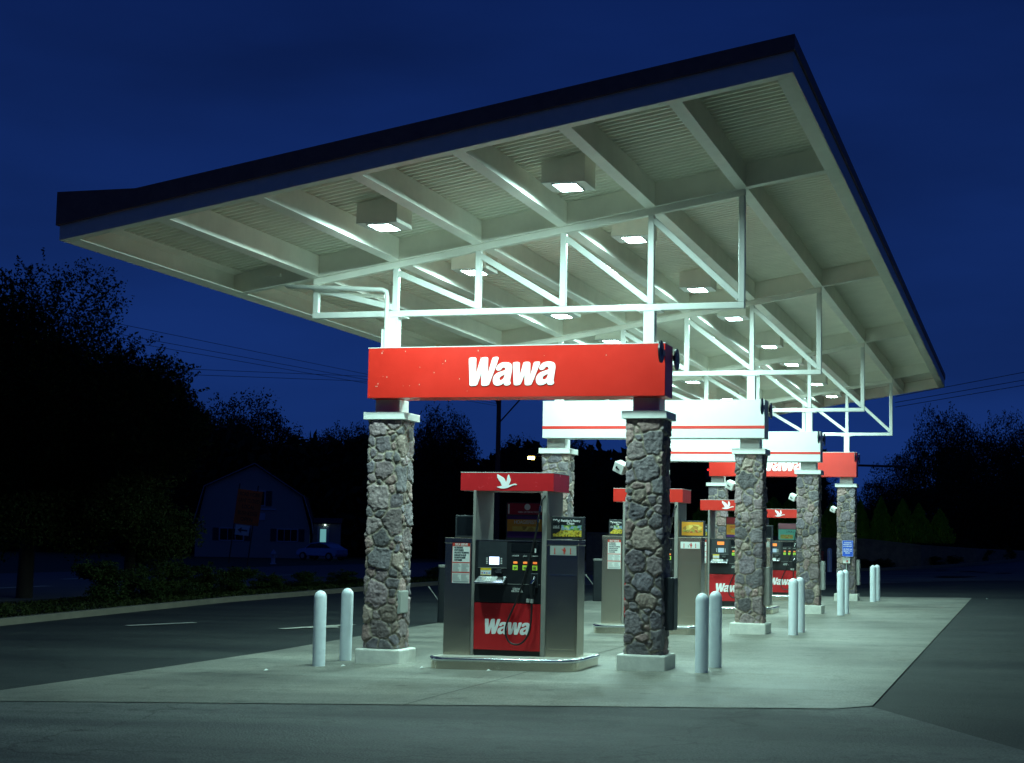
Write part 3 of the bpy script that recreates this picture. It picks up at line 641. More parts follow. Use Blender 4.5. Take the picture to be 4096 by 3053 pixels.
def ad_topper(e, x0, x1, kind):
    y0, y1, z0, z1 = -.30, -.20, 1.83, 2.145
    t = MB(); t.box(x0, x1, y0, y1, z0, z1); f = t.build('topper_sign', M['charcoal'], e, .006)
    xa, xb, za, zc = x0+.028, x1-.028, z0+.03, z1-.025; y = y0-.001; w_ = xb-xa; h = zc-za; cx_ = (xa+xb)/2
    def P(name, a, b, c, d, lay, m): bb = MB(); bb.box(xa+w_*a, xa+w_*b, y-.0015*lay-.001, y-.0015*lay, za+h*c, za+h*d); return bb.build(name, m, f)
    if kind == 'empty':
        P('blank_panel', 0, 1, 0, 1, 1, M['glass'])
    elif kind == 'chips':
        P('poster', 0, 1, 0, 1, 1, M['black'])
        bb = MB(); pts = [(0, .06), (.0, .16), (.15, .22), (.3, .40), (.5, .42), (.7, .38), (1, .40), (1, .02), (0, .02)]
        bb.prism([(xa+w_*a, za+h*c) for a, c in pts], y-.0045, y-.0035, 'y'); bb.build('picture', M['chips'], f)
        bb = MB(); pts = [(.28, .38), (.30, .66), (.45, .62), (.62, .68), (.8, .6), (1, .66), (1, .38)]
        bb.prism([(xa+w_*a, za+h*c) for a, c in pts], y-.006, y-.005, 'y'); bb.build('picture', M['packets'], f)
        text('99\u00a2', h*.28, (xa+w_*.12, y-.008, za+h*.86), M['letter'], f, bold=.002, width=w_*.24)
        text("Peddler's Pantry", h*.17, (xa+w_*.62, y-.008, za+h*.88), M['letter'], f, bold=.001, width=w_*.68)
        text('Chips', h*.17, (xa+w_*.62, y-.008, za+h*.74), M['letter'], f, bold=.001, width=w_*.26)
        text('made of\npotatoes', h*.1, (xa+w_*.12, y-.008, za+h*.54), M['letter'], f, width=w_*.22)
    elif kind == 'sub':
        P('poster', 0, 1, 0, 1, 1, M['adorange'])
        n = 20; bb = MB(); bb.prism([(cx_+w_*.46*math.cos(2*math.pi*i/n), za+h*.56+h*.26*math.sin(2*math.pi*i/n)+w_*.04*math.cos(2*math.pi*i/n)) for i in range(n)], y-.005, y-.003, 'y'); bb.build('picture', M['sub'], f)
        bb = MB(); bb.prism([(cx_+w_*.48*math.cos(2*math.pi*i/n), za+h*.32+h*.12*math.sin(2*math.pi*i/n)) for i in range(n)], y-.007, y-.006, 'y'); bb.build('picture', M['filling'], f)
    return f
def pump(k, yr, label, left, right, center):
    e = empty('fuel_pump', (0, yr, (0, .085, .115, .09)[k]), 0, label, 'fuel pump', 'fuel pumps on their islands')
    F_ = -.45
    # side cabinets with lid and front door seam
    for x0, x1 in ((-.905, -.497), (.617, 1.072)):
        b = MB(); b.box(x0, x1, F_+.004, -.07, .06, 1.815); c = b.build('side_cabinet', M['steel'], e, .006)
        b = MB(); b.box(x0-.004, x1+.004, F_-.004, -.064, 1.74, 1.822); b.build('lid', M['steel'], c, .006)
        if x0 > 0:
            b = MB(); b.box(x0+.045, x1-.03, F_-.006, F_+.003, .30, 1.33); b.build('bin_door', M['steel'], c, .004)
            b = MB(); b.box(x0+.045, x1-.03, F_-.012, F_+.001, 1.325, 1.335); b.build('door_lip', M['chrome'], c)
        b = MB(); b.box(x0+.02, x1-.02, F_-.003, F_+.003, .19, .28); b.build('kick_plate', M['steel'], c)
    # back half body + columns
    b = MB(); b.box(-.445, .537, F_+.05, .36, .20, 1.80); b.build('pump_body', M['charcoal'], e, .006)
    b = MB(); b.box(-.44, .53, F_+.02, .3, .06, .25); b.build('kick_space', M['black'], e)
    for x0, x1 in ((-.491, -.449), (.541, .611)):
        b = MB(); b.box(x0, x1, F_, .37, .06, 2.50); b.build('column', M['post'], e, .004)
    # front: red lower panel with lettering, black control panel
    lp = panel(e, 'lower_panel', -.444, .537, .255, .912, F_+.055, .055, M['red2'], .004)
    o = link('lettering', LOGO_S, lp, 0, (.055, F_-.0025, .585)); o.rotation_euler = (R(90), 0, 0)
    cp_ = panel(e, 'control_panel', -.444, .537, .925, 1.80, F_+.055, .05, M['black'], .006)
    y = F_+.0035
    def P(name, x0, x1, z0, z1, m, t=.004, lay=0, par=None, bev=0):
        b = MB(); b.box(x0, x1, y-t-lay, y-lay, z0, z1); return b.build(name, m, par or cp_, bev)
    P('trim', -.43, .52, 1.785, 1.797, M['steel'], .006)
    P('bezel', -.40, .03, 1.41, 1.775, M['charcoal'], .004, 0, None, .002)
    P('panel_seam', -.40, .03, 1.404, 1.409, M['grey'], .005)
    P('screen', -.231, -.085, 1.452, 1.562, M['screen'] if k == 0 else M['screenoff'], .003, .005)
    for sx in (-.268, -.052):
        for q in range(4): P('screen_button', sx-.010, sx+.012, 1.462+q*.024, 1.476+q*.024, M['paper'], .003, .004)
    if k > 1: P('warning_sticker', -.25, -.08, 1.64, 1.72, M['orange'], .002, .005)
    s = P('sticker', -.36, -.203, 1.303, 1.402, M['paper'], .002, .002)
    P('sticker_band', -.36, -.203, 1.372, 1.402, M['yellow'], .001, .0045)
    P('sticker_band', -.36, -.203, 1.303, 1.309, M['yellow'], .001, .0045)
    for q in range(4): P('sticker_icon', -.345+q*.035, -.325+q*.035, 1.325, 1.338, M['blue'] if q % 2 else M['redink'], .001, .0045)
    b = MB(); b.box(-.13, -.03, y-.05, y, 1.345, 1.365); b.box(-.115, -.045, y-.02, y, 1.365, 1.39); b.build('card_reader', M['charcoal'], cp_, .004)
    P('reader_lip', -.12, -.04, 1.337, 1.343, M['paper'], .045)
    # sloping steel keypad shelf
    b = MB(); b.hexa([(-.405, y-.16, 1.185), (-.405, y-.16, 1.205), (-.405, y, 1.185), (-.375, y-.012, 1.29), (.03, y-.16, 1.185), (.03, y-.16, 1.205), (.03, y, 1.185), (.03, y-.012, 1.29)]); ks = b.build('keypad_shelf', M['steel_edge'], cp_, .003)
    def on(px, t): return (px, y-.16+t*.148-.002, 1.205+t*.085+.002)
    b = MB()
    p0, p1, p2, p3 = on(-.26, .15), on(-.09, .15), on(-.09, .85), on(-.26, .85); b.add([p0, p1, p2, p3], [(0, 1, 2, 3)]); b.build('keypad', M['grey'], cp_)
    for r_ in range(3):
        for c_ in range(3):
            q0 = on(-.245+c_*.025, .2+r_*.2); q1 = on(-.228+c_*.025, .2+r_*.2); q2 = on(-.228+c_*.025, .34+r_*.2); q3 = on(-.245+c_*.025, .34+r_*.2)
            b = MB(); b.add([(v[0], v[1]-.002, v[2]+.003) for v in (q0, q1, q2, q3)], [(0, 1, 2, 3)]); b.build('key', M['paper'], cp_)
    # grade selectors
    for q, (gx_, nm, oc) in enumerate(((.155, 'unleaded', '87'), (.30, 'plus', '89'), (.445, 'premium', '92'))):
        text(nm, .035, (gx_, y-.004, 1.585), M['paper'], cp_, 'grade_name', width=(.10, .055, .09)[q])
        n = P('grade_button', gx_-.028, gx_+.032, 1.472, 1.502, M['orange'], .012, 0, None, .006)
        P('grade_label', gx_-.037, gx_+.035, 1.383, 1.452, M['lime'], .003)
        text(oc, .042, (gx_, y-.006, 1.41), M['ink'], cp_, 'octane_number', bold=.001)
    P('display_window', .09, .50, 1.64, 1.76, M['glass'], .002, .001)
    P('speaker_slot', .44, .46, 1.63, 1.69, M['paper'], .003, .004)
    text('CONTAINS\n10% ETHANOL', .036, (.19, y-.003, 1.10), M['paper'], cp_, 'ethanol_notice', bold=.0006, width=.17)
    if k == 3: text('7', .10, (.47, y-.008, 1.70), M['paper'], cp_, 'pump_number', bold=.002)
    P('panel_seam', .04, .53, 1.182, 1.187, M['grey'], .003)
    # nozzle boot
    b = MB(); b.box(.395, .50, y-.03, y, 1.14, 1.345); b.build('nozzle_boot', M['charcoal'], cp_, .01)
    P('boot_recess', .41, .485, 1.17, 1.33, M['black'], .002, .031)
    # nozzle and hose
    nz_ = MB(); nz_.tube([(.452, F_-.03, 1.29), (.450, F_-.05, 1.255), (.43, F_-.065, 1.225), (.415, F_-.06, 1.19)], [.016, .018, .020, .02]); nz = nz_.build('nozzle', M['chrome'], e)
    b = MB(); b.tube([(.415, F_-.06, 1.20), (.420, F_-.055, 1.12), (.425, F_-.05, 1.02), (.425, F_-.05, .965)], [.028, .03, .024, .02]); b.box(.40, .47, F_-.06, F_-.045, 1.02, 1.04); b.box(.455, .47, F_-.06, F_-.045, 1.02, 1.17); b.build('nozzle_grip', M['black'], nz)
    b = MB(); b.tube([(.425, F_-.05, .985), (.425, F_-.05, .93)], .023, 8); b.box(.335, .385, F_-.03, F_-.001, .935, .985); b.build('swivel', M['grey'], nz)
    P2 = [(.575, -.40, 2.44), (.572, F_-.03, 2.42), (.545, F_-.06, 2.35), (.530, F_-.06, 2.27), (.505, F_-.06, 2.12), (.475, F_-.05, 1.95), (.44, F_-.05, 1.78), (.37, F_-.05, 1.50), (.285, F_-.05, 1.20), (.205, F_-.05, .97), (.125, F_-.05, .79), (.065, F_-.05, .64), (.045, F_-.05, .54), (.062, F_-.05, .44), (.11, F_-.05, .375), (.185, F_-.05, .345), (.27, F_-.05, .36), (.345, F_-.05, .43), (.395, F_-.05, .54), (.417, F_-.05, .68), (.423, F_-.05, .82), (.425, F_-.05, .94)]
    if k == 1: P2 = P2[:9]+[(.33, F_-.08, 1.2), (.39, F_-.13, .95), (.44, F_-.15, .75), (.46, F_-.15, .6), (.43, F_-.12, .5), (.40, F_-.08, .55), (.41, F_-.05, .75), (.425, F_-.05, .94)]
    Q = []
    for i in range(len(P2)-1):
        p0 = Vector(P2[max(i-1, 0)]); p1 = Vector(P2[i]); p2 = Vector(P2[i+1]); p3 = Vector(P2[min(i+2, len(P2)-1)])
        for s in range(4):
            t = s/4; Q.append(.5*((2*p1)+(p2-p0)*t+(2*p0-5*p1+4*p2-p3)*t*t+(3*p1-p0-3*p2+p3)*t**3))
    Q.append(Vector(P2[-1])); b = MB(); b.tube(Q, .0135, 8); h = b.build('hose', M['rubber'], e)
    b = MB(); b.tube([(.532, F_-.062, 2.29), (.525, F_-.062, 2.21)], .021, 10); b.tube([(.500, F_-.057, 2.10), (.494, F_-.056, 2.06)], .019, 10); b.build('hose_coupling', M['chrome'], h)
    # safety notice on left cabinet
    nt_ = panel(e, 'safety_notice', -.792, -.520, 1.178, 1.752, F_-.0005, .002, M['paper'])
    yn = F_-.003
    def NP(name, x0, x1, z0, z1, m): b = MB(); b.box(x0, x1, yn-.001, yn, z0, z1); return b.build(name, m, nt_)
    NP('header', -.792, -.520, 1.70, 1.752, M['redink']); text('SELF SERVE', .045, (-.656, yn-.002, 1.724), M['paper'], nt_, 'lettering', bold=.001, width=.19)
    for q, l in enumerate(('NO SMOKING', 'STOP ENGINE', 'UNLAWFUL TO DISPENSE', 'GASOLINE IN GLASS', 'OR UNAUTHORIZED', 'CONTAINERS')):
        wd = (.13, .14, .22, .18, .17, .12)[q]; text(l, .03, (-.762+wd/2, yn-.001, 1.680-q*.035), M['ink'], nt_, 'lettering', bold=.0012, width=wd)
    NP('red_bar', -.785, -.527, 1.462, 1.476, M['redink']); NP('red_bar', -.785, -.527, 1.322, 1.338, M['redink'])
    for za, zc in ((1.345, 1.452), (1.215, 1.312)):
        for xx in (-.778, -.650):
            q = za
            while q < zc: NP('small_print', xx, xx+.115-.02*((int(q*1000) % 3)), q, q+.005, M['greyink']); q += .0125
    NP('footer', -.77, -.54, 1.188, 1.207, M['greyink']); 
    for q in ((-.792, -.787, 1.178, 1.752), (-.525, -.520, 1.178, 1.752)): NP('red_edge', *q, M['redink'])
    # pictogram plate on the right cabinet
    pl = panel(e, 'pictogram_plate', .668, 1.048, 1.605, 1.735, F_-.0045, .003, M['grey'] if k != 1 else M['paper'])
    yn2 = F_-.008
    def figure(cx_, zc, s, m):
        b = MB(); n = 10; b.prism([(cx_+s*.14*math.cos(2*math.pi*i/n), zc+s*.42+s*.12*math.sin(2*math.pi*i/n)) for i in range(n)], yn2-.002, yn2, 'y')
        b.prism([(cx_+s*a, zc+s*c) for a, c in ((-.2, .28), (.2, .28), (.24, -.08), (.14, -.08), (.12, -.5), (.03, -.5), (0, -.12), (-.03, -.5), (-.12, -.5), (-.14, -.08), (-.45, .26), (-.4, .32), (-.2, .16))], yn2-.002, yn2, 'y'); b.build('pictogram', m, pl)
    figure(.875, 1.665, .09, M['redink']); figure(.825, 1.648, .05, M['greyink'])
    for xx in (.735, .965):
        b = MB(); b.prism([(xx-.007, 1.69), (xx, 1.715), (xx+.007, 1.69), (xx+.006, 1.64), (xx+.012, 1.63), (xx, 1.617), (xx-.012, 1.63), (xx-.006, 1.64)], yn2-.002, yn2, 'y'); b.build('pictogram', M['redink'], pl)
    # centre advert between the columns
    cy_ = -.12
    if center != 'none':
        b = MB(); b.box(-.10, .46, cy_, cy_+.08, 1.80, 2.345); ad = b.build('advert_case', M['charcoal'], e, .006)
        def AP(name, x0, x1, z0, z1, m, l=1): b = MB(); b.box(x0, x1, cy_-.001-.002*l, cy_-.002*l, z0, z1); return b.build(name, m, ad)
        if center == 'red':
            AP('header', -.08, .44, 2.17, 2.33, M['adred']); AP('poster', -.08, .44, 1.84, 2.15, M['adpurple'])
            AP('stripe', -.07, -.05, 2.18, 2.32, M['paper'], 2); AP('poster_band', -.08, .44, 1.93, 2.10, M['adorange'], 2); AP('picture', .0, .40, 1.93, 2.0, M['sub'], 3)
            n = 20; b = MB(); b.prism([(.22+.045*math.cos(2*math.pi*i/n), 2.28+.045*math.sin(2*math.pi*i/n)) for i in range(n)], cy_-.006, cy_-.004, 'y'); b.build('badge', M['paper'], ad)
            text('100% SATISFACTION', .035, (.24, cy_-.005, 2.205), M['paper'], ad, width=.32); text('HOAGIEFEST', .07, (.19, cy_-.009, 2.06), M['paper'], ad, bold=.001, width=.33)
        elif center == 'orange':
            AP('header', -.08, .44, 2.17, 2.33, M['adred']); AP('poster', -.08, .44, 1.84, 2.15, M['adorange']); AP('picture', .03, .42, 1.95, 2.04, M['sub'], 2); AP('poster_band', -.08, .44, 1.84, 1.90, M['adpurple'], 2)
            text('HOAGIEFEST', .07, (.19, cy_-.009, 2.09), M['redink'], ad, bold=.001, width=.36)
        else:
            AP('header', -.08, .44, 2.17, 2.33, M['adpink']); AP('poster', -.08, .44, 1.84, 2.15, M['adteal']); AP('picture', -.02, .36, 1.87, 1.99, M['filling'], 2)
            text('2 FOR 2', .09, (.28, cy_-.007, 2.08), M['ink'], ad, bold=.001, width=.24)
    ad_topper(e, -.81, -.51, left); ad_topper(e, .63, 1.105, right)
    # red valance with a flying goose
    v = MB(); v.box(-.69, .70, F_, .37, 2.497, 2.755); va = v.build('valance', M['red2'] if k == 0 else M['red'], e, .004)
    b = MB(); b.box(-.692, .702, F_-.002, .372, 2.7555, 2.762); b.build('top_cover', M['paper'], va)
    o = link('goose_emblem', GOOSE, va, 0, (.008, F_-.004, 2.632)); o.rotation_euler = (R(90), 0, 0)
    return e
pump(0, ROWS[0], 'nearest fuel pump, steel and black with lit screen and red panels', 'empty', 'chips', 'red')
pump(1, ROWS[1], 'second fuel pump, mostly hidden behind the nearest right stone pillar', 'chips', 'sub', 'none')
pump(2, ROWS[2], 'third fuel pump, seen left of the second right stone pillar', 'chips', 'empty', 'orange')
pump(3, ROWS[3], 'farthest fuel pump, with a teal advert, seen between two right pillars', 'empty', 'empty', 'teal')

# ------------------------------------------------------------------ fittings on pillars
# speaker boxes
def speaker(y, z, label):
    e = empty('loudspeaker', (A-.27, y, z), 0, label, 'speaker', 'small white speakers on the right pillars')
    b = MB(); b.box(-.085, .085, -.08, .08, -.075, .075); o = b.build('case', M['white'], e, .012); o.location = (-.12, -.02, 0); o.rotation_euler = (R(12), R(24), R(-14))
    b = MB(); b.box(-.035, .02, -.095, -.081, -.012, .0); b.box(-.035, -.02, -.095, -.081, -.012, .02); q = b.build('bracket', M['black'], o)
    b = MB(); b.bar((-.05, 0, 0), (.03, 0, .01), .025, .03); b.build('arm', M['charcoal'], e)
sz = [2.86, 2.94, 2.97, 2.87]; sn = ['first', 'second', 'third', 'fourth']
for k, yr in enumerate(ROWS): speaker(yr, sz[k], 'small tilted white speaker on the %s right stone pillar from the camera' % sn[k])
# electrical boxes
def ebox(x, y, z0, z1, y0, y1, x1, label, m):
    e = empty('electrical_box', (x, y, z0), 0, label, 'box', 'metal boxes on the pillars'); h = z1-z0
    b = MB(); b.box(0, x1, y0, y1, 0, h); b.build('case', m, e, .005)
    b = MB(); b.box(x1+.001, x1+.012, y0+.015, y1-.015, .015, h-.015); b.build('door', m, e, .003)
ebox(-A+.262, 0, .70, 1.035, -.25, .09, .03, 'flat grey metal box low on the side of the nearest left pillar', M['grey'])
ebox(A+.262, 0, .60, 1.325, -.13, .13, .14, 'dark metal box on the side of the nearest right pillar', M['charcoal'])
ebox(A+.262, ROWS[1], .63, 1.362, -.13, .13, .12, 'grey metal box on the side of the second right pillar', M['post'])
ebox(A+.262, ROWS[2], .70, 1.405, -.13, .13, .12, 'grey metal box on the side of the third right pillar', M['grey'])
ebox(A+.262, ROWS[3], .62, 1.37, -.13, .13, .11, 'pale grey metal box on the side of the farthest right pillar', M['grey'])
# blue assistance sign + call box
e = empty('assistance_sign', (2.016, ROWS[3]-.32, 1.46), 0, 'small blue sign with white writing on the farthest right pillar', 'sign')
b = MB(); b.prism([(x, z) for x, z in rrect(-.163, .163, 0, .483, .03)], -.004, 0, 'y'); b.build('plate', M['blue'], e)
b = MB()
for q in ((-.155, .155, .008, .013), (-.155, .155, .470, .475), (-.157, -.152, .02, .46), (.152, .157, .02, .46)): b.box(q[0], q[1], -.006, -.0045, q[2], q[3])
b.build('border', M['letter'], e)
for q, l in enumerate(('FOR REFUELING', 'ASSISTANCE CALL', '610-584-5201', 'OR PRESS THE', 'RED BUTTON', 'BELOW')):
    text(l, .05, (0, -.006, .415-q*.056-(.03 if q > 2 else 0)), M['letter'], e, bold=.001, width=(.22, .26, .25, .25, .24, .14)[q])
e = empty('call_box', (1.98, ROWS[3]-.30, 1.26), 0, 'small white call box with red button below the blue sign', 'call box')
b = MB(); b.box(-.105, .105, -.06, 0, 0, .155); b.box(-.12, .12, -.09, 0, .15, .165); b.build('case', M['white'], e, .006)
b = MB(); b.box(.0, .05, -.07, -.061, .04, .09); b.build('button', M['redink'], e)
b = MB(); b.tube([(0, -.02, 0), (0, -.02, -.85)], .022, 8); b.build('conduit', M['grey'], e)
# downpipe at the low side
e = empty('downpipe', (0, 0, 0), 0, 'white drain pipe running from the low roof edge down beside the nearest left post', 'pipe')
b = MB(); b.tube([(-3.95, .10, 5.80), (-3.75, .02, 5.62), (-3.5, -.10, 5.585), (-2.7, -.11, 5.54), (-2.12, -.11, 5.50), (-2.06, -.11, 5.47), (-2.045, -.11, 5.40), (-2.045, -.11, 4.4), (-2.045, -.11, 3.9)], .035, 12); b.build('pipe', M['white'], e)
b = MB(); b.tube([(-3.4, .16, 5.60), (-3.25, .16, 5.52), (-2.2, .16, 5.44)], .03, 10); b.build('second_pipe', M['beam'], e)
b = MB(); b.box(-4.12, -3.82, -.12, .18, 5.76, 5.80); b.lathe([(.10, 5.72), (.13, 5.76)], (-3.95, .05, 0), 14); b.build('hopper', M['beam'], e)
b = MB(); b.box(-2.105, -2.085, -.15, -.03, 4.60, 4.9); b.build('clip', M['white'], e)

# ------------------------------------------------------------------ squeegee/waste bins on the slab edge
def wbin(x, y, label):
    e = empty('service_bin', (x, y, gz(x, y)+.014), 0, label, 'bin', 'dark service bins along the slab edge')
    b = MB(); b.prism(rrect(-.2, .2, -.2, .2, .05, 4), 0, 1.19, 'z'); b.build('body', M['charcoal'], e, .01)
    b = MB(); b.prism(rrect(-.21, .21, -.21, .21, .06, 4), 1.195, 1.25, 'z'); b.build('lid', M['grey'], e, .008)
    b = MB(); b.tube([(-.19, -.15, .48), (-.40, -.15, .74)], .012, 8); b.tube([(-.385, -.15, .72), (-.43, -.15, .775)], .02, 8); b.build('squeegee_handle', M['grey'], e)
wbin(-5.0, 11.15, 'tall dark service bin behind the nearest pump on its left, squeegee sticking out')
wbin(-4.95, 24.3, 'tall dark service bin right of the nearest pump, squeegee sticking out')

# ------------------------------------------------------------------ planting
def leaves(rng, P, size, jit=.35):
    n = len(P); a = rng.normal(size=(n, 3)); a /= np.linalg.norm(a, axis=1, keepdims=True); c = rng.normal(size=(n, 3)); c = np.cross(a, c); c /= np.linalg.norm(c, axis=1, keepdims=True); d = np.cross(a, c)
    s = size*rng.uniform(1-jit, 1+jit, (n, 1)); V = np.stack([P-c*s, P+d*s*.45, P+c*s, P-d*s*.45], 1).reshape(-1, 3)
    return V, np.arange(n*4).reshape(-1, 4)
def crown(seed, rx, rz, n, size, clumps=26, shoots=0, shootlen=.8, cone=False, name='crown', m=None):
    rng = np.random.default_rng(seed); P = []
    C = rng.normal(size=(clumps, 3)); C /= np.linalg.norm(C, axis=1, keepdims=True); C *= rng.uniform(.1, .80, (clumps, 1))**.6
    C[:, 0] *= rx; C[:, 1] *= rx; C[:, 2] *= rz
    rr = rng.uniform(.22, .42, clumps)*rx
    if cone:
        h = rng.uniform(0, 1, n); w_ = rx*(1-h)**.75*(.55+.45*np.minimum(1, h*6+.3)); a = rng.uniform(0, 2*np.pi, n); q = np.sqrt(rng.uniform(.35, 1.05, n))
        bump_ = 1+.16*np.sin(a*5+h*17+seed)+.1*np.sin(a*3-h*29); P = np.stack([w_*q*bump_*np.cos(a), w_*q*bump_*np.sin(a), h*rz], 1)
    else:
        k = n//clumps
        for i in range(clumps):
            d = rng.normal(size=(k, 3)); d /= np.linalg.norm(d, axis=1, keepdims=True); r = rr[i]*rng.uniform(.45, 1.08, (k, 1)); q = C[i]+d*r*np.array([1.1, 1.1, .85]); P.append(q)
        for i in range(shoots):
            d = rng.normal(size=3); d[2] = abs(d[2])*.9+.1; d /= np.linalg.norm(d); b0 = d*np.array([rx, rx, rz])*rng.uniform(.72, .95); L = shootlen*rng.uniform(.5, 1.1)
            dd = d+np.array([rng.normal()*.35, rng.normal()*.35, .5]); dd /= np.linalg.norm(dd); t = np.linspace(0, 1, 26)[:, None]; bend = np.array([d[0], d[1], -.5])*.35
            P.append(b0+dd*t*L+bend*(t**2)*L+rng.normal(size=(26, 3))*.05*(1.3-t))
        P = np.concatenate(P)
    V, F = leaves(rng, P, size); return npmesh(name, V, F, m or M['leafA'])
def tree(name, x, y, z, h, rx, rz, mesh, label, cat='tree', group=None, trunk_r=.16, cz=None, rzr=0, limbs=5, sc=1.):
    e = empty(name, (x, y, z), rzr, label, cat, group); cz = cz if cz is not None else h-rz
    b = MB(); rnd = random.Random(int(x*10+y)); b.tube([(0, 0, -.3), (.03, .02, cz*.4), (-.05, 0, cz), (.05, .05, cz+rz*.55)], [trunk_r*1.2, trunk_r, trunk_r*.7, trunk_r*.2], 8)
    for i in range(limbs):
        a = i*2*math.pi/limbs+rnd.random(); L = rx*.75; z0 = cz*.75+rnd.random()*rz*.3
        b.tube([(0, 0, z0), (L*.5*math.cos(a), L*.5*math.sin(a), z0+rz*.3), (L*math.cos(a), L*math.sin(a), z0+rz*.55)], [trunk_r*.5, trunk_r*.3, trunk_r*.1], 6)
    b.build('trunk', M['bark'], e)
    o = link('crown', mesh, e, 0, (0, 0, cz)); o.scale = (sc, sc, sc); return e
g_near = 'large street trees left of the lot'
tree('street_tree', -22.2, 20.5, -.2, 10.3, 3.4, 4.9, crown(5, 3.7, 4.9, 170000, .06, 90, 230, 1.0), 'tallest dark tree at the left edge of the picture', 'tree', g_near, .22, cz=5.35)
tree('street_tree', -18.9, 21.0, -.2, 7.9, 2.4, 3.9, crown(6, 2.4, 3.9, 120000, .055, 70, 150, .85), 'second dark tree, right of the tallest left tree, its edge lit green', 'tree', g_near, .16, cz=4.05)
tree('street_tree', -26.6, 24.5, -.3, 9.8, 3.2, 4.2, crown(7, 3.4, 4.3, 40000, .09, 60, 90, .9), 'dark tree cut off by the left picture edge behind the tallest tree', 'tree', g_near, .2, cz=5.4)
# far trees
FT = [crown(20+i, .92, .92, 34000, .021, 80, 50, .16, m=M['leafB']) for i in range(3)]
def far_tree(x, y, top, r, label, i, gap=.1):
    z0 = -.3; rz_ = max(2.6, (top-z0)*.5*(1-gap)); e = empty('background_tree', (x, y, z0), i*1.3, label, 'tree', 'dark trees in the background')
    b = MB(); b.tube([(0, 0, -.2), (.1, 0, top*.4), (0, .1, top*.7)], [.28, .2, .08], 7); b.build('trunk', M['bark'], e)
    o = link('crown', FT[i % 3], e, 0, (0, 0, top-z0-rz_*1.0)); o.scale = (r, r, rz_*1.02)
far = [(-67, 120, 15.9, 6.5, 'round dark tree directly right of the left street trees'), (-62, 122, 12.6, 4.6, 'dark background tree left above the barn-roofed house'), (-57.2, 124, 13.0, 4.6, 'dark background tree right above the barn-roofed house'),
       (-53.2, 122, 12.6, 4.2, 'dark background tree just left of the nearest left pillar'), (-48.7, 124, 12.8, 4.0, 'dark background tree just right of the nearest left pillar'), (-44.4, 118, 14.3, 3.9, 'tall airy tree under the nearest red sign, left of the wooden pole'),
       (-38.2, 122, 11.6, 3.9, 'dark tree under the red sign right of the wooden pole'), (-33.0, 122, 11.6, 3.9, 'dark tree behind the second left stone pillar'), (-27.2, 120, 10.2, 4.0, 'dark tree behind the nearest pump valance'), (-21.5, 122, 9.8, 4.2, 'dark tree behind the nearest right stone pillar'),
       (-16, 118, 9.6, 3.6, 'dark tree behind the farthest left stone pillar'), (-10.5, 116, 8.6, 3.4, 'dark tree behind the farthest pump'), (-6.3, 112, 6.6, 2.6, 'low dark tree right of the farthest right pillar'), (-2.9, 114, 9.6, 3.2, 'middle-height tree left of the tall right-hand tree'),
       (.9, 118, 13.9, 3.7, 'tallest background tree on the right of the picture'), (5.6, 119, 13.5, 3.3, 'tall background tree at the right picture edge'), (3.3, 110, 9.5, 4.2, 'dense dark tree in front of the two tall right-hand trees'), (9.0, 112, 10.5, 4.0, 'dark tree cut by the right picture edge'),
       (-70, 112, 9.5, 5.5, 'low dark tree behind the left street trees'), (-75, 124, 11, 6, 'dark tree far left behind the street trees'), (-82, 118, 12, 6, 'dark tree hidden deep behind the leftmost street tree')]
for i, (x, y, t, r, l) in enumerate(far): far_tree(x, y, t, r, l, i)
# distant woods closing the horizon; unseen ring behind added to block sky in reflections
rng = np.random.default_rng(99); n = 150000; ang = rng.uniform(-60, 22, n)*np.pi/180; dist = rng.uniform(150, 175, n); hh = np.where(ang < -.115, 10.5, 5.0)+.9*np.sin(ang*23)+.7*np.sin(ang*61+1)+.5*np.sin(ang*140)
P = np.stack([6.98+dist*np.sin(ang), -22+dist*np.cos(ang), rng.uniform(-.5, 1, n)**1*hh], 1)
n = 60000; ang = rng.uniform(24, 298, n)*np.pi/180; dist = rng.uniform(62, 76, n); P = np.concatenate([P, np.stack([6.98+dist*np.sin(ang), -22+dist*np.cos(ang), -1+rng.uniform(0, 1, n)*(14+2*np.sin(ang*9))], 1)]); Vv_, Ff_ = leaves(rng, P, .6); o = link('woods_with_added_ring', npmesh('woods_with_added_ring', Vv_, Ff_, M['leafB'])); tag(o, 'dark mass of far-off woodland closing the view, plus an added unseen ring that darkens reflections', 'woods', kind='stuff')
# arborvitae behind the stone wall
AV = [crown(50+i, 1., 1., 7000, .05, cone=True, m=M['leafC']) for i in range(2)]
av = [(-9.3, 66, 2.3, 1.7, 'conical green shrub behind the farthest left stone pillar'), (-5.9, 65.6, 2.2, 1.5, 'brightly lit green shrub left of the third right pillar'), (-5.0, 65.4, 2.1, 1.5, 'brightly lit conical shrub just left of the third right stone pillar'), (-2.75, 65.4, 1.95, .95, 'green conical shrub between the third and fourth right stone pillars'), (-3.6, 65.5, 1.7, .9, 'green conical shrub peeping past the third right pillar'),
      (-1.22, 65.4, 2.15, .62, 'first pointed green conical shrub right of the farthest right pillar'), (-.15, 65.5, 2.3, .75, 'second pointed green conical shrub right of the farthest right pillar'), (.95, 65.8, 2.2, .9, 'third green conical shrub right of the farthest right pillar'), (1.75, 66.4, 2.0, .85, 'dim fourth conical shrub right of the farthest right pillar'), (2.8, 67.2, 1.75, .85, 'darkest conical shrub at the right end of the hedge row'), (-1.9, 66, 1.9, .8, 'conical shrub hidden partly by the farthest right pillar')]
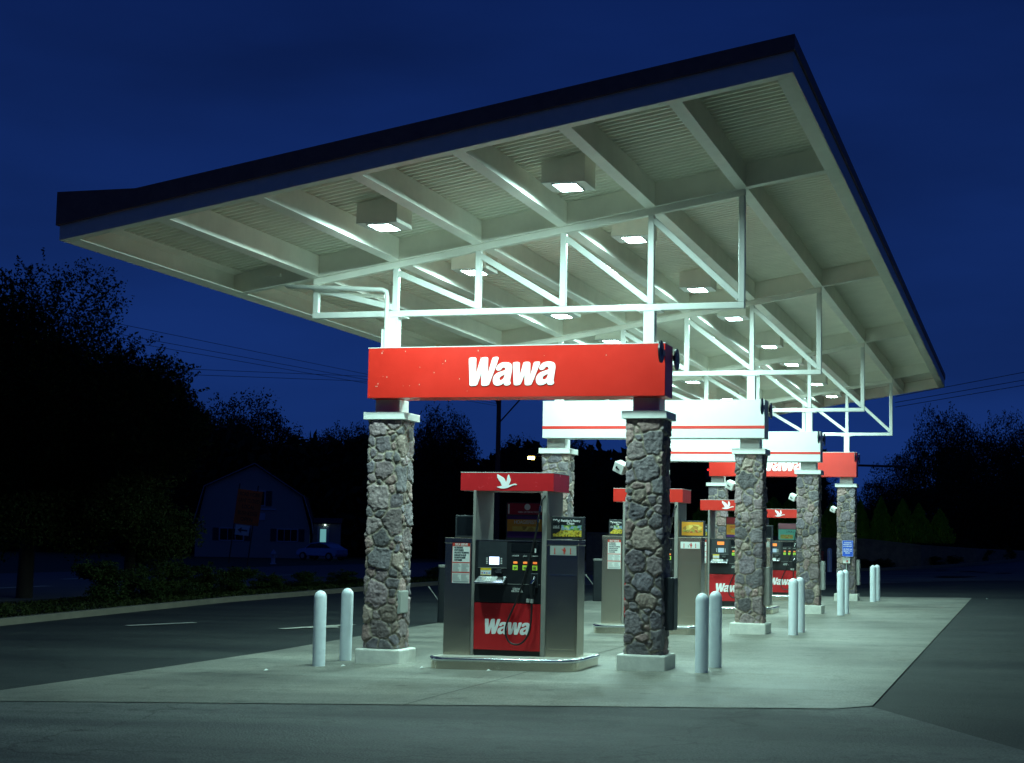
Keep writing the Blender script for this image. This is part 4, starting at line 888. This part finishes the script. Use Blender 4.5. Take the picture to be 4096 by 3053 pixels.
for i, (x, y, h, r, l) in enumerate(av):
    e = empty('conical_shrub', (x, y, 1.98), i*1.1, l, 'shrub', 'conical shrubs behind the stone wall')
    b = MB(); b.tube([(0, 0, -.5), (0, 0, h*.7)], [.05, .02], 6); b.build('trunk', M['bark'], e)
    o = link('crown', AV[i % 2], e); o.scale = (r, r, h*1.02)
# stone retaining wall
wallp = [(-16, 64.0, 2.2), (-9, 64.0, 2.2), (-.9, 64.2, 2.13), (1.9, 65.6, 1.86), (4.6, 70, 1.72), (7.6, 78, 1.62), (13, 84, 1.6)]
M['wallstone'] = mat('rubble_wall', (.11, .10, .075), .9, col2=(.22, .18, .13), nscale=3.2, bump=.9, bscale=6, detail=6)
e = empty('stone_wall', (0, 0, 0), 0, 'low rubble stone retaining wall along the back of the lot', 'wall')
b = MB(); c = MB()
for (xa, ya, za), (xb, yb, zb_) in zip(wallp[:-1], wallp[1:]):
    b.hexa([(xa, ya, gz(xa, ya)-.1), (xa, ya, za-.08), (xa, ya+.4, gz(xa, ya)-.1), (xa, ya+.4, za-.08), (xb, yb, gz(xb, yb)-.1), (xb, yb, zb_-.08), (xb, yb+.4, gz(xb, yb)-.1), (xb, yb+.4, zb_-.08)])
    c.hexa([(xa, ya-.04, za-.079), (xa, ya-.04, za), (xa, ya+.44, za-.079), (xa, ya+.44, za), (xb, yb-.04, zb_-.079), (xb, yb-.04, zb_), (xb, yb+.44, zb_-.079), (xb, yb+.44, zb_)])
b.build('rubble', M['wallstone'], e); c.build('coping', M['kerb'], e)
# low shrubs
SH = [crown(70+i, 1., 1., 5200, .055, 16, 10, .15, m=M['leafD']) for i in range(2)]
def shrub(x, y, rx, h, label, i, grp):
    z = gz(x, y)+.1; e = empty('low_shrub', (x, y, z), i*.8, label, 'shrub', grp)
    b = MB(); b.tube([(0, 0, -.1), (0, 0, h*.5)], .03, 6); b.build('stem', M['bark'], e)
    o = link('foliage', SH[i % 2], e, 0, (0, 0, h*.45)); o.scale = (rx, rx*.8, h*.62)
sr = [(-.9, 63.2, .75, .5, 'low shrub at the foot of the wall right of the farthest right pillar'), (.2, 63.3, .7, .5, 'second low shrub at the wall foot right of the farthest right pillar'), (2.5, 66.5, .7, .5, 'low clipped shrub in the middle of the back bed'), (3.4, 68, .7, .5, 'low shrub right of the middle one in the back bed'),
      (4.7, 71.5, .9, .75, 'wider low shrub toward the right of the back bed'), (5.9, 74.5, .9, .75, 'low shrub nearest the right picture edge')]
for i, (x, y, r, h, l) in enumerate(sr): shrub(x, y, r, h, l, i, 'low shrubs along the back wall')
sl = [(-16.3, 15.4, .95, 1.15, 'round dark shrub on the verge under the left street trees'), (-16.4, 18.0, .9, 1.0, 'dark verge shrub second from the left'), (-16.8, 20.2, .9, 1.05, 'dark verge shrub third from the left'), (-16.9, 22.2, .85, 1.0, 'dark verge shrub fourth from the left'), (-17.0, 24.4, .8, .85, 'dark verge shrub fifth from the left'),
      (-17.2, 27, .7, .6, 'small verge shrub beyond the round ones'), (-17.2, 30, .8, .6, 'small verge shrub left of the nearest left pillar'), (-17.2, 33.5, .8, .6, 'small verge shrub farther along the kerb'), (-17.3, 38, .9, .6, 'small verge shrub seen right of the nearest left pillar'), (-17.0, 44, 1., .6, 'farthest small verge shrub along the kerb')]
for i, (x, y, r, h, l) in enumerate(sl): shrub(x, y, r, h, l, i, 'shrubs on the roadside verge')
# verge grass tufts
rng = np.random.default_rng(12); n = 26000; yv = rng.uniform(-2, 55, n); xv = np.interp(yv, [p[1] for p in KL], [p[0] for p in KL])-.2-rng.uniform(0, 3.6, n)
P = np.stack([xv, yv, np.array([gz(a, b_) for a, b_ in zip(xv, yv)])+.12+rng.uniform(0, .09, n)], 1); Vv_, Ff_ = leaves(rng, P, .05)
tag(link('verge_grass', npmesh('verge_grass', Vv_, Ff_, M['leafA'])), 'rough grass and ground cover on the roadside verge', 'grass', kind='stuff')

# ------------------------------------------------------------------ house across the road
M['siding'] = mat('pale_siding', (.36, .30, .28), .8, noise=.08); M['trim'] = mat('white_trim', (.42, .42, .5), .6); M['shutter'] = mat('dark_shutter', (.02, .02, .035), .6); M['shingle'] = mat('roof_shingles', (.06, .05, .055), .9, noise=.2)
M['doorlight'] = mat('lit_glass', (.3, .5, .5), .3, emit=(.22, .62, .62), es=.55)
M['lampglow'] = mat('porch_lamp_glass', (.5, .6, .5), .3, emit=(.6, 1, .8), es=3)
hx, hy = -54.6, 100.; RZ = .40
e = empty('gambrel_house', (hx, hy, -.3), RZ, 'pale house with barn-shaped gable roof across the road', 'house')
gp = [(-4.75, .0), (4.75, 0), (4.75, 2.4), (4.55, 3.2), (4.0, 5.2), (0, 7.75), (-4.0, 5.9), (-4.55, 3.2), (-4.75, 2.4)]
b = MB(); b.prism(gp, 0, 9, 'y'); b.build('wall', M['siding'], e)
rp_ = [(-5.05, 2.2), (-4.85, 3.2), (-4.15, 5.98), (0, 7.98), (4.2, 5.28), (4.9, 3.2), (5.05, 2.2)]
rp2 = [(x*.985, z-.16) for x, z in rp_][::-1]
b = MB(); b.prism(rp_+rp2, -.35, 9.3, 'y'); b.build('roof', M['shingle'], e)
b = MB()
for (xa, za), (xb, zc) in zip(rp_[:-1], rp_[1:]): b.bar((xa, -.37, za-.08), (xb, -.37, zc-.08), .04, .17)
b.build('barge_board', M['trim'], e)
def window(cx_, z0, w_, h, sh=True):
    b = MB(); b.box(cx_-w_/2-.08, cx_+w_/2+.08, -.06, -.002, z0-.08, z0+h+.08); f = b.build('window', M['trim'], e)
    b = MB(); b.box(cx_-w_/2, cx_+w_/2, -.07, -.061, z0, z0+h); b.build('pane', M['glass'], f)
    b = MB()
    for q in range(1, 3): b.box(cx_-w_/2+w_*q/3-.02, cx_-w_/2+w_*q/3+.02, -.08, -.071, z0, z0+h)
    b.build('glazing_bars', M['trim'], f)
    if sh:
        for s in (-1, 1): b = MB(); b.box(cx_+s*(w_/2+.38)-.24, cx_+s*(w_/2+.38)+.24, -.05, -.002, z0-.05, z0+h+.05); b.build('shutter', M['shutter'], f)
window(.3, 4.4, 1.15, 1.15); window(-1.75, 1.45, 1.9, .95); window(2.9, 1.45, 1.6, .95)
b = MB(); b.box(-1.3, 1.9, -.12, -.002, 4.0, 4.12); b.box(-.3, 1.0, -.1, -.002, 3.15, 3.75); b.build('signboard', M['trim'], e)
b = MB(); b.box(5.0, 7.3, 1.5, 6, 0, 3.0); b.build('side_wing', M['siding'], e); b = MB(); b.hexa([(4.9, 1.3, 2.95), (4.9, 1.3, 3.05), (4.9, 6.2, 3.4), (4.9, 6.2, 3.5), (7.4, 1.3, 2.95), (7.4, 1.3, 3.05), (7.4, 6.2, 3.4), (7.4, 6.2, 3.5)]); b.build('wing_roof', M['shingle'], e)
b = MB(); b.box(5.35, 6.35, 1.43, 1.49, .7, 2.75); d = b.build('door', M['trim'], e); b = MB(); b.box(5.6, 6.1, 1.41, 1.425, 1.0, 2.5); b.build('door_glass', M['doorlight'], d)
b = MB(); b.lathe([(.05, 2.80), (.09, 2.86), (.05, 2.92)], (6.0, 1.33, 0), 10); b.build('porch_lamp', M['lampglow'], e)
# construction sign by the road
M['signorange'] = mat('orange_sign', (.95, .16, .02), .5); 
e = empty('roadwork_sign', (-40.2, 70, -.05), R(24), 'leaning orange roadwork sign on two posts with white arrow plate', 'sign')
e.rotation_euler = (0, R(6), R(24))
b = MB(); b.box(-.82, -.74, -.04, .04, -.2, 4.9); b.build('post', M['wood'], e)
b = MB(); b.box(.36, .44, -.04, .04, -.2, 4.9); b.build('post', M['wood'], e)
b = MB(); b.box(-.84, .74, -.08, -.045, 2.35, 4.55); p_ = b.build('orange_board', M['signorange'], e)
M['signink'] = mat('faded_black_print', (.20, .03, .01), .6)
for q, (l, wd) in enumerate((('ROAD WORK', 1.25), ('LANE CLOSED', 1.3), ('LOCAL', .8), ('BUSINESSES', 1.2), ('OPEN', .75))): text(l, .34, (-.05, -.084, 4.27-q*.40), M['signink'], p_, width=wd)
b = MB(); b.box(-.66, .22, -.08, -.045, 1.66, 2.30); p_ = b.build('arrow_board', M['paper'], e)
b = MB(); b.prism([(-.52, 1.98), (-.26, 2.16), (-.28, 2.03), (.10, 2.03), (.10, 1.93), (-.28, 1.93), (-.26, 1.80)], -.09, -.081, 'y'); b.build('arrow', M['ink'], p_)
# hydrant-like white marker
e = empty('fire_hydrant', (-40.9, 76, -.28), 0, 'pale fire hydrant behind the orange sign posts', 'hydrant')
b = MB(); b.lathe([(.2, 0), (.2, .06), (.14, .08), (.14, .62), (.19, .64), (.19, .70), (.13, .84), (.05, .92), (.04, .98)], n=16); b.build('body', M['trim'], e)
b = MB(); b.tube([(-.24, 0, .52), (.24, 0, .52)], .07, 10); b.build('outlet', M['trim'], e)
# parked car in front of the porch
M['carpaint'] = mat('silver_paint', (.30, .34, .55), .3, metal=.4); M['tyre'] = mat('tyre_rubber', (.015, .015, .015), .8)
e = empty('parked_car', (-46.4, 96, -.29), R(-12), 'silver-blue car parked before the lit house door', 'car')
side = [(-1.95, .35), (-1.98, .62), (-1.75, .86), (-1.15, .95), (-.55, 1.36), (.35, 1.44), (1.05, 1.30), (1.65, .98), (1.95, .90), (2.0, .5), (1.9, .3)]
b = MB(); b.prism(side, -.82, .82, 'y'); b.build('body', M['carpaint'], e, .06)
b = MB(); b.prism([(-1.02, .96), (-.5, 1.30), (.35, 1.37), (.98, 1.24), (1.4, .98)], -.835, .835, 'y'); b.build('side_windows', M['glass'], e)
for sx in (-1.25, 1.3):
    for sy in (-.80, .80):
        b = MB(); n = 18; b.prism([(sx+.32*math.cos(2*math.pi*i/n), .32+.32*math.sin(2*math.pi*i/n)) for i in range(n)], sy-.09, sy+.09, 'y'); w_ = b.build('wheel', M['tyre'], e)
        b = MB(); b.prism([(sx+.19*math.cos(2*math.pi*i/n), .32+.19*math.sin(2*math.pi*i/n)) for i in range(n)], sy-.1, sy+.1, 'y'); b.build('rim', M['grey'], w_)
b = MB(); b.box(-1.97, -1.85, -.7, -.4, .62, .75); b.build('headlight', M['paper'], e); b = MB(); b.box(-1.97, -1.85, .4, .7, .62, .75); b.build('headlight', M['paper'], e)
# utility pole with wires
e = empty('utility_pole', (-26.5, 80, -.1), 0, 'wooden utility pole seen under the nearest red sign', 'pole')
b = MB(); b.tube([(0, 0, -.5), (0, 0, 13.4)], [.19, .14], 10); b.build('shaft', M['wood'], e)
b = MB(); b.box(-1.2, 1.2, -.06, .06, 12.2, 12.35); b.build('crossarm', M['wood'], e)
b = MB(); b.tube([(.05, 0, 9.6), (1.9, 0, 11.6)], .05, 6); b.build('brace', M['wood'], e)
b = MB(); b.tube([(-.05, 0, 10.6), (-.35, 0, 11.6)], .05, 6); b.build('brace', M['wood'], e)
def wire(a, c, sag, label, r=.016, grp='overhead wires left of the canopy'):
    a = Vector(a); c = Vector(c); P = [a.lerp(c, i/14)-Vector((0, 0, sag*4*(i/14)*(1-i/14))) for i in range(15)]
    b = MB(); b.tube(P, r, 5); tag(b.build('overhead_wire', M['rubber']), label, 'wire', grp)
pe = (-27.5, 62, 10.60)
wire((-42.39, -25.00, 11.64), (-26.5, 79.85, 10.95), 0, 'highest of the overhead wires left of the red sign', .012)
wire((-41.20, -25.00, 10.49), (-26.5, 79.85, 10.75), 0, 'second-highest overhead wire left of the red sign', .012)
wire((-40.79, -25.00, 9.92), (-26.5, 79.85, 10.60), 0, 'third overhead wire sloping down to the red sign', .012)
wire((-32.79, 17.00, 7.17), (-26.5, 79.85, 12.25), 0, 'upper of the two nearly level wires left of the sign', .012)
wire((-32.77, 17.00, 6.94), (-26.5, 79.85, 11.95), 0, 'lower of the two nearly level wires left of the sign', .012)
wire((1, 60, 9.25), (16, 60.5, 12.1), 0, 'upper thin wire right of the canopy end', .015, 'thin wires right of the canopy')
wire((1, 60, 8.95), (16, 60.5, 11.6), 0, 'middle thin wire right of the canopy end', .015, 'thin wires right of the canopy')
wire((1, 60, 8.72), (16, 60.5, 11.3), 0, 'lowest thin wire right of the canopy end', .015, 'thin wires right of the canopy')
# street lamp (yellow) and traffic signal (red)
M['sodium'] = mat('street_lamp_lens', (1, .8, .3), .4, emit=(1, .72, .12), es=28.)
e = empty('street_lamp', (-20.2, 70, -.1), 0, 'lit yellow street lamp among the dark trees', 'street lamp')
b = MB(); b.tube([(.9, 0, -.2), (.9, 0, 6.3), (.7, 0, 6.75), (-.5, 0, 6.85)], [.08, .06, .05, .04], 8); b.build('pole', M['charcoal'], e)
b = MB(); b.box(-1.15, -.5, -.14, .14, 6.80, 6.92); b.build('lamp_head', M['charcoal'], e, .02)
b = MB(); b.box(-1.1, -.72, -.15, .12, 6.62, 6.795); b.build('lamp_lens', M['sodium'], e, .05)
M['redlamp'] = mat('red_signal_lens', (1, .05, .05), .4, emit=(1, .02, .02), es=3.)
M['greenlit'] = mat('lit_green_sign', (.05, .6, .25), .4, emit=(.08, .75, .35), es=.6); M['whitelit'] = mat('lit_white_strip', (.6, .8, .7), .4, emit=(.5, .8, .8), es=.5)
e = empty('traffic_signal', (-15.97, 100, 0), 0, 'red traffic signal glowing left of the farthest red sign', 'traffic signal')
b = MB(); b.tube([(-4, 0, -.3), (-4, 0, 8.0), (.3, 0, 8.0)], .09, 8); b.build('mast', M['charcoal'], e)
b = MB(); b.box(-.18, .18, -.1, .12, 6.55, 7.6); b.build('housing', M['black'], e, .03)
b = MB(); n = 14; b.prism([(.07*math.cos(2*math.pi*i/n), 7.3+.07*math.sin(2*math.pi*i/n)) for i in range(n)], -.14, -.101, 'y'); b.build('red_lens', M['redlamp'], e)
e = empty('lit_shop_sign', (2.97, 150, 0), 0, 'small glowing green sign far away at the right', 'sign')
b = MB(); b.box(-.05, .05, -.05, .05, -1, 3.3); b.build('post', M['charcoal'], e)
b = MB(); b.box(-.38, .28, -.15, 0, 3.2, 3.95); b.build('green_panel', M['greenlit'], e, .03)
b = MB(); b.box(.3, 1.15, -.15, 0, 3.2, 3.38); b.build('white_panel', M['whitelit'], e)
# right-hand utility pole with horizontal arm behind the farthest sign
e = empty('signal_mast', (-4.75, 90, .2), 0, 'dark horizontal mast arm right of the farthest red sign', 'mast')
b = MB(); b.tube([(0, 0, 0), (0, 0, 7.3)], .1, 8); b.build('pole', M['charcoal'], e)
b = MB(); b.tube([(-.2, 0, 7.05), (4.2, 0, 6.95)], .075, 8); b.build('arm', M['charcoal'], e)
# grey bollard and red hydrant cabinet near the back wall
o = bo.copy(); COL.objects.link(o); o.location = (-2.35, 60.9, gz(-2.35, 60.9)); o['label'] = 'single grey bollard near the back wall left of the farthest right pillar'; o['group'] = 'bollards elsewhere on the lot'; o.scale = (1.3, 1.3, 1.15)
e = empty('red_cabinet', (-2.9, 61.3, gz(-2.9, 61.3)), 0, 'narrow dark red cabinet beside the single grey bollard', 'cabinet')
b = MB(); b.box(-.28, .22, -.15, .15, 0, 1.1); b.build('case', M['adred'], e, .02); b = MB(); b.box(-.32, .26, -.18, .18, 1.1, 1.16); b.build('lid', M['charcoal'], e)
# litter on the slab
rnd = random.Random(8)
for i, (x, y, l) in enumerate(((-1.02, -.95, 'scrap of white litter at the left end of the nearest island'), (.02, -1.12, 'tiny white litter scrap before the nearest island'), (-2.2, -.98, 'white litter scrap before the nearest left plinth'), (-2.9, -2.0, 'small white paper scrap in front of the left bollards'), (5.95, 29.6, 'white scrap on the asphalt beside the far right slab corner'))):
    b = MB(); s = .035; b.add([(x-s, y-s*.6, gz(x, y)+.02), (x+s, y-s*.4, gz(x, y)+.032), (x+s*.8, y+s, gz(x, y)+.02), (x-s*.6, y+s*.7, gz(x, y)+.045)], [(0, 1, 2), (0, 2, 3)]); tag(b.build('litter_scrap', M['paper']), l, 'litter', 'scraps of litter on the ground')
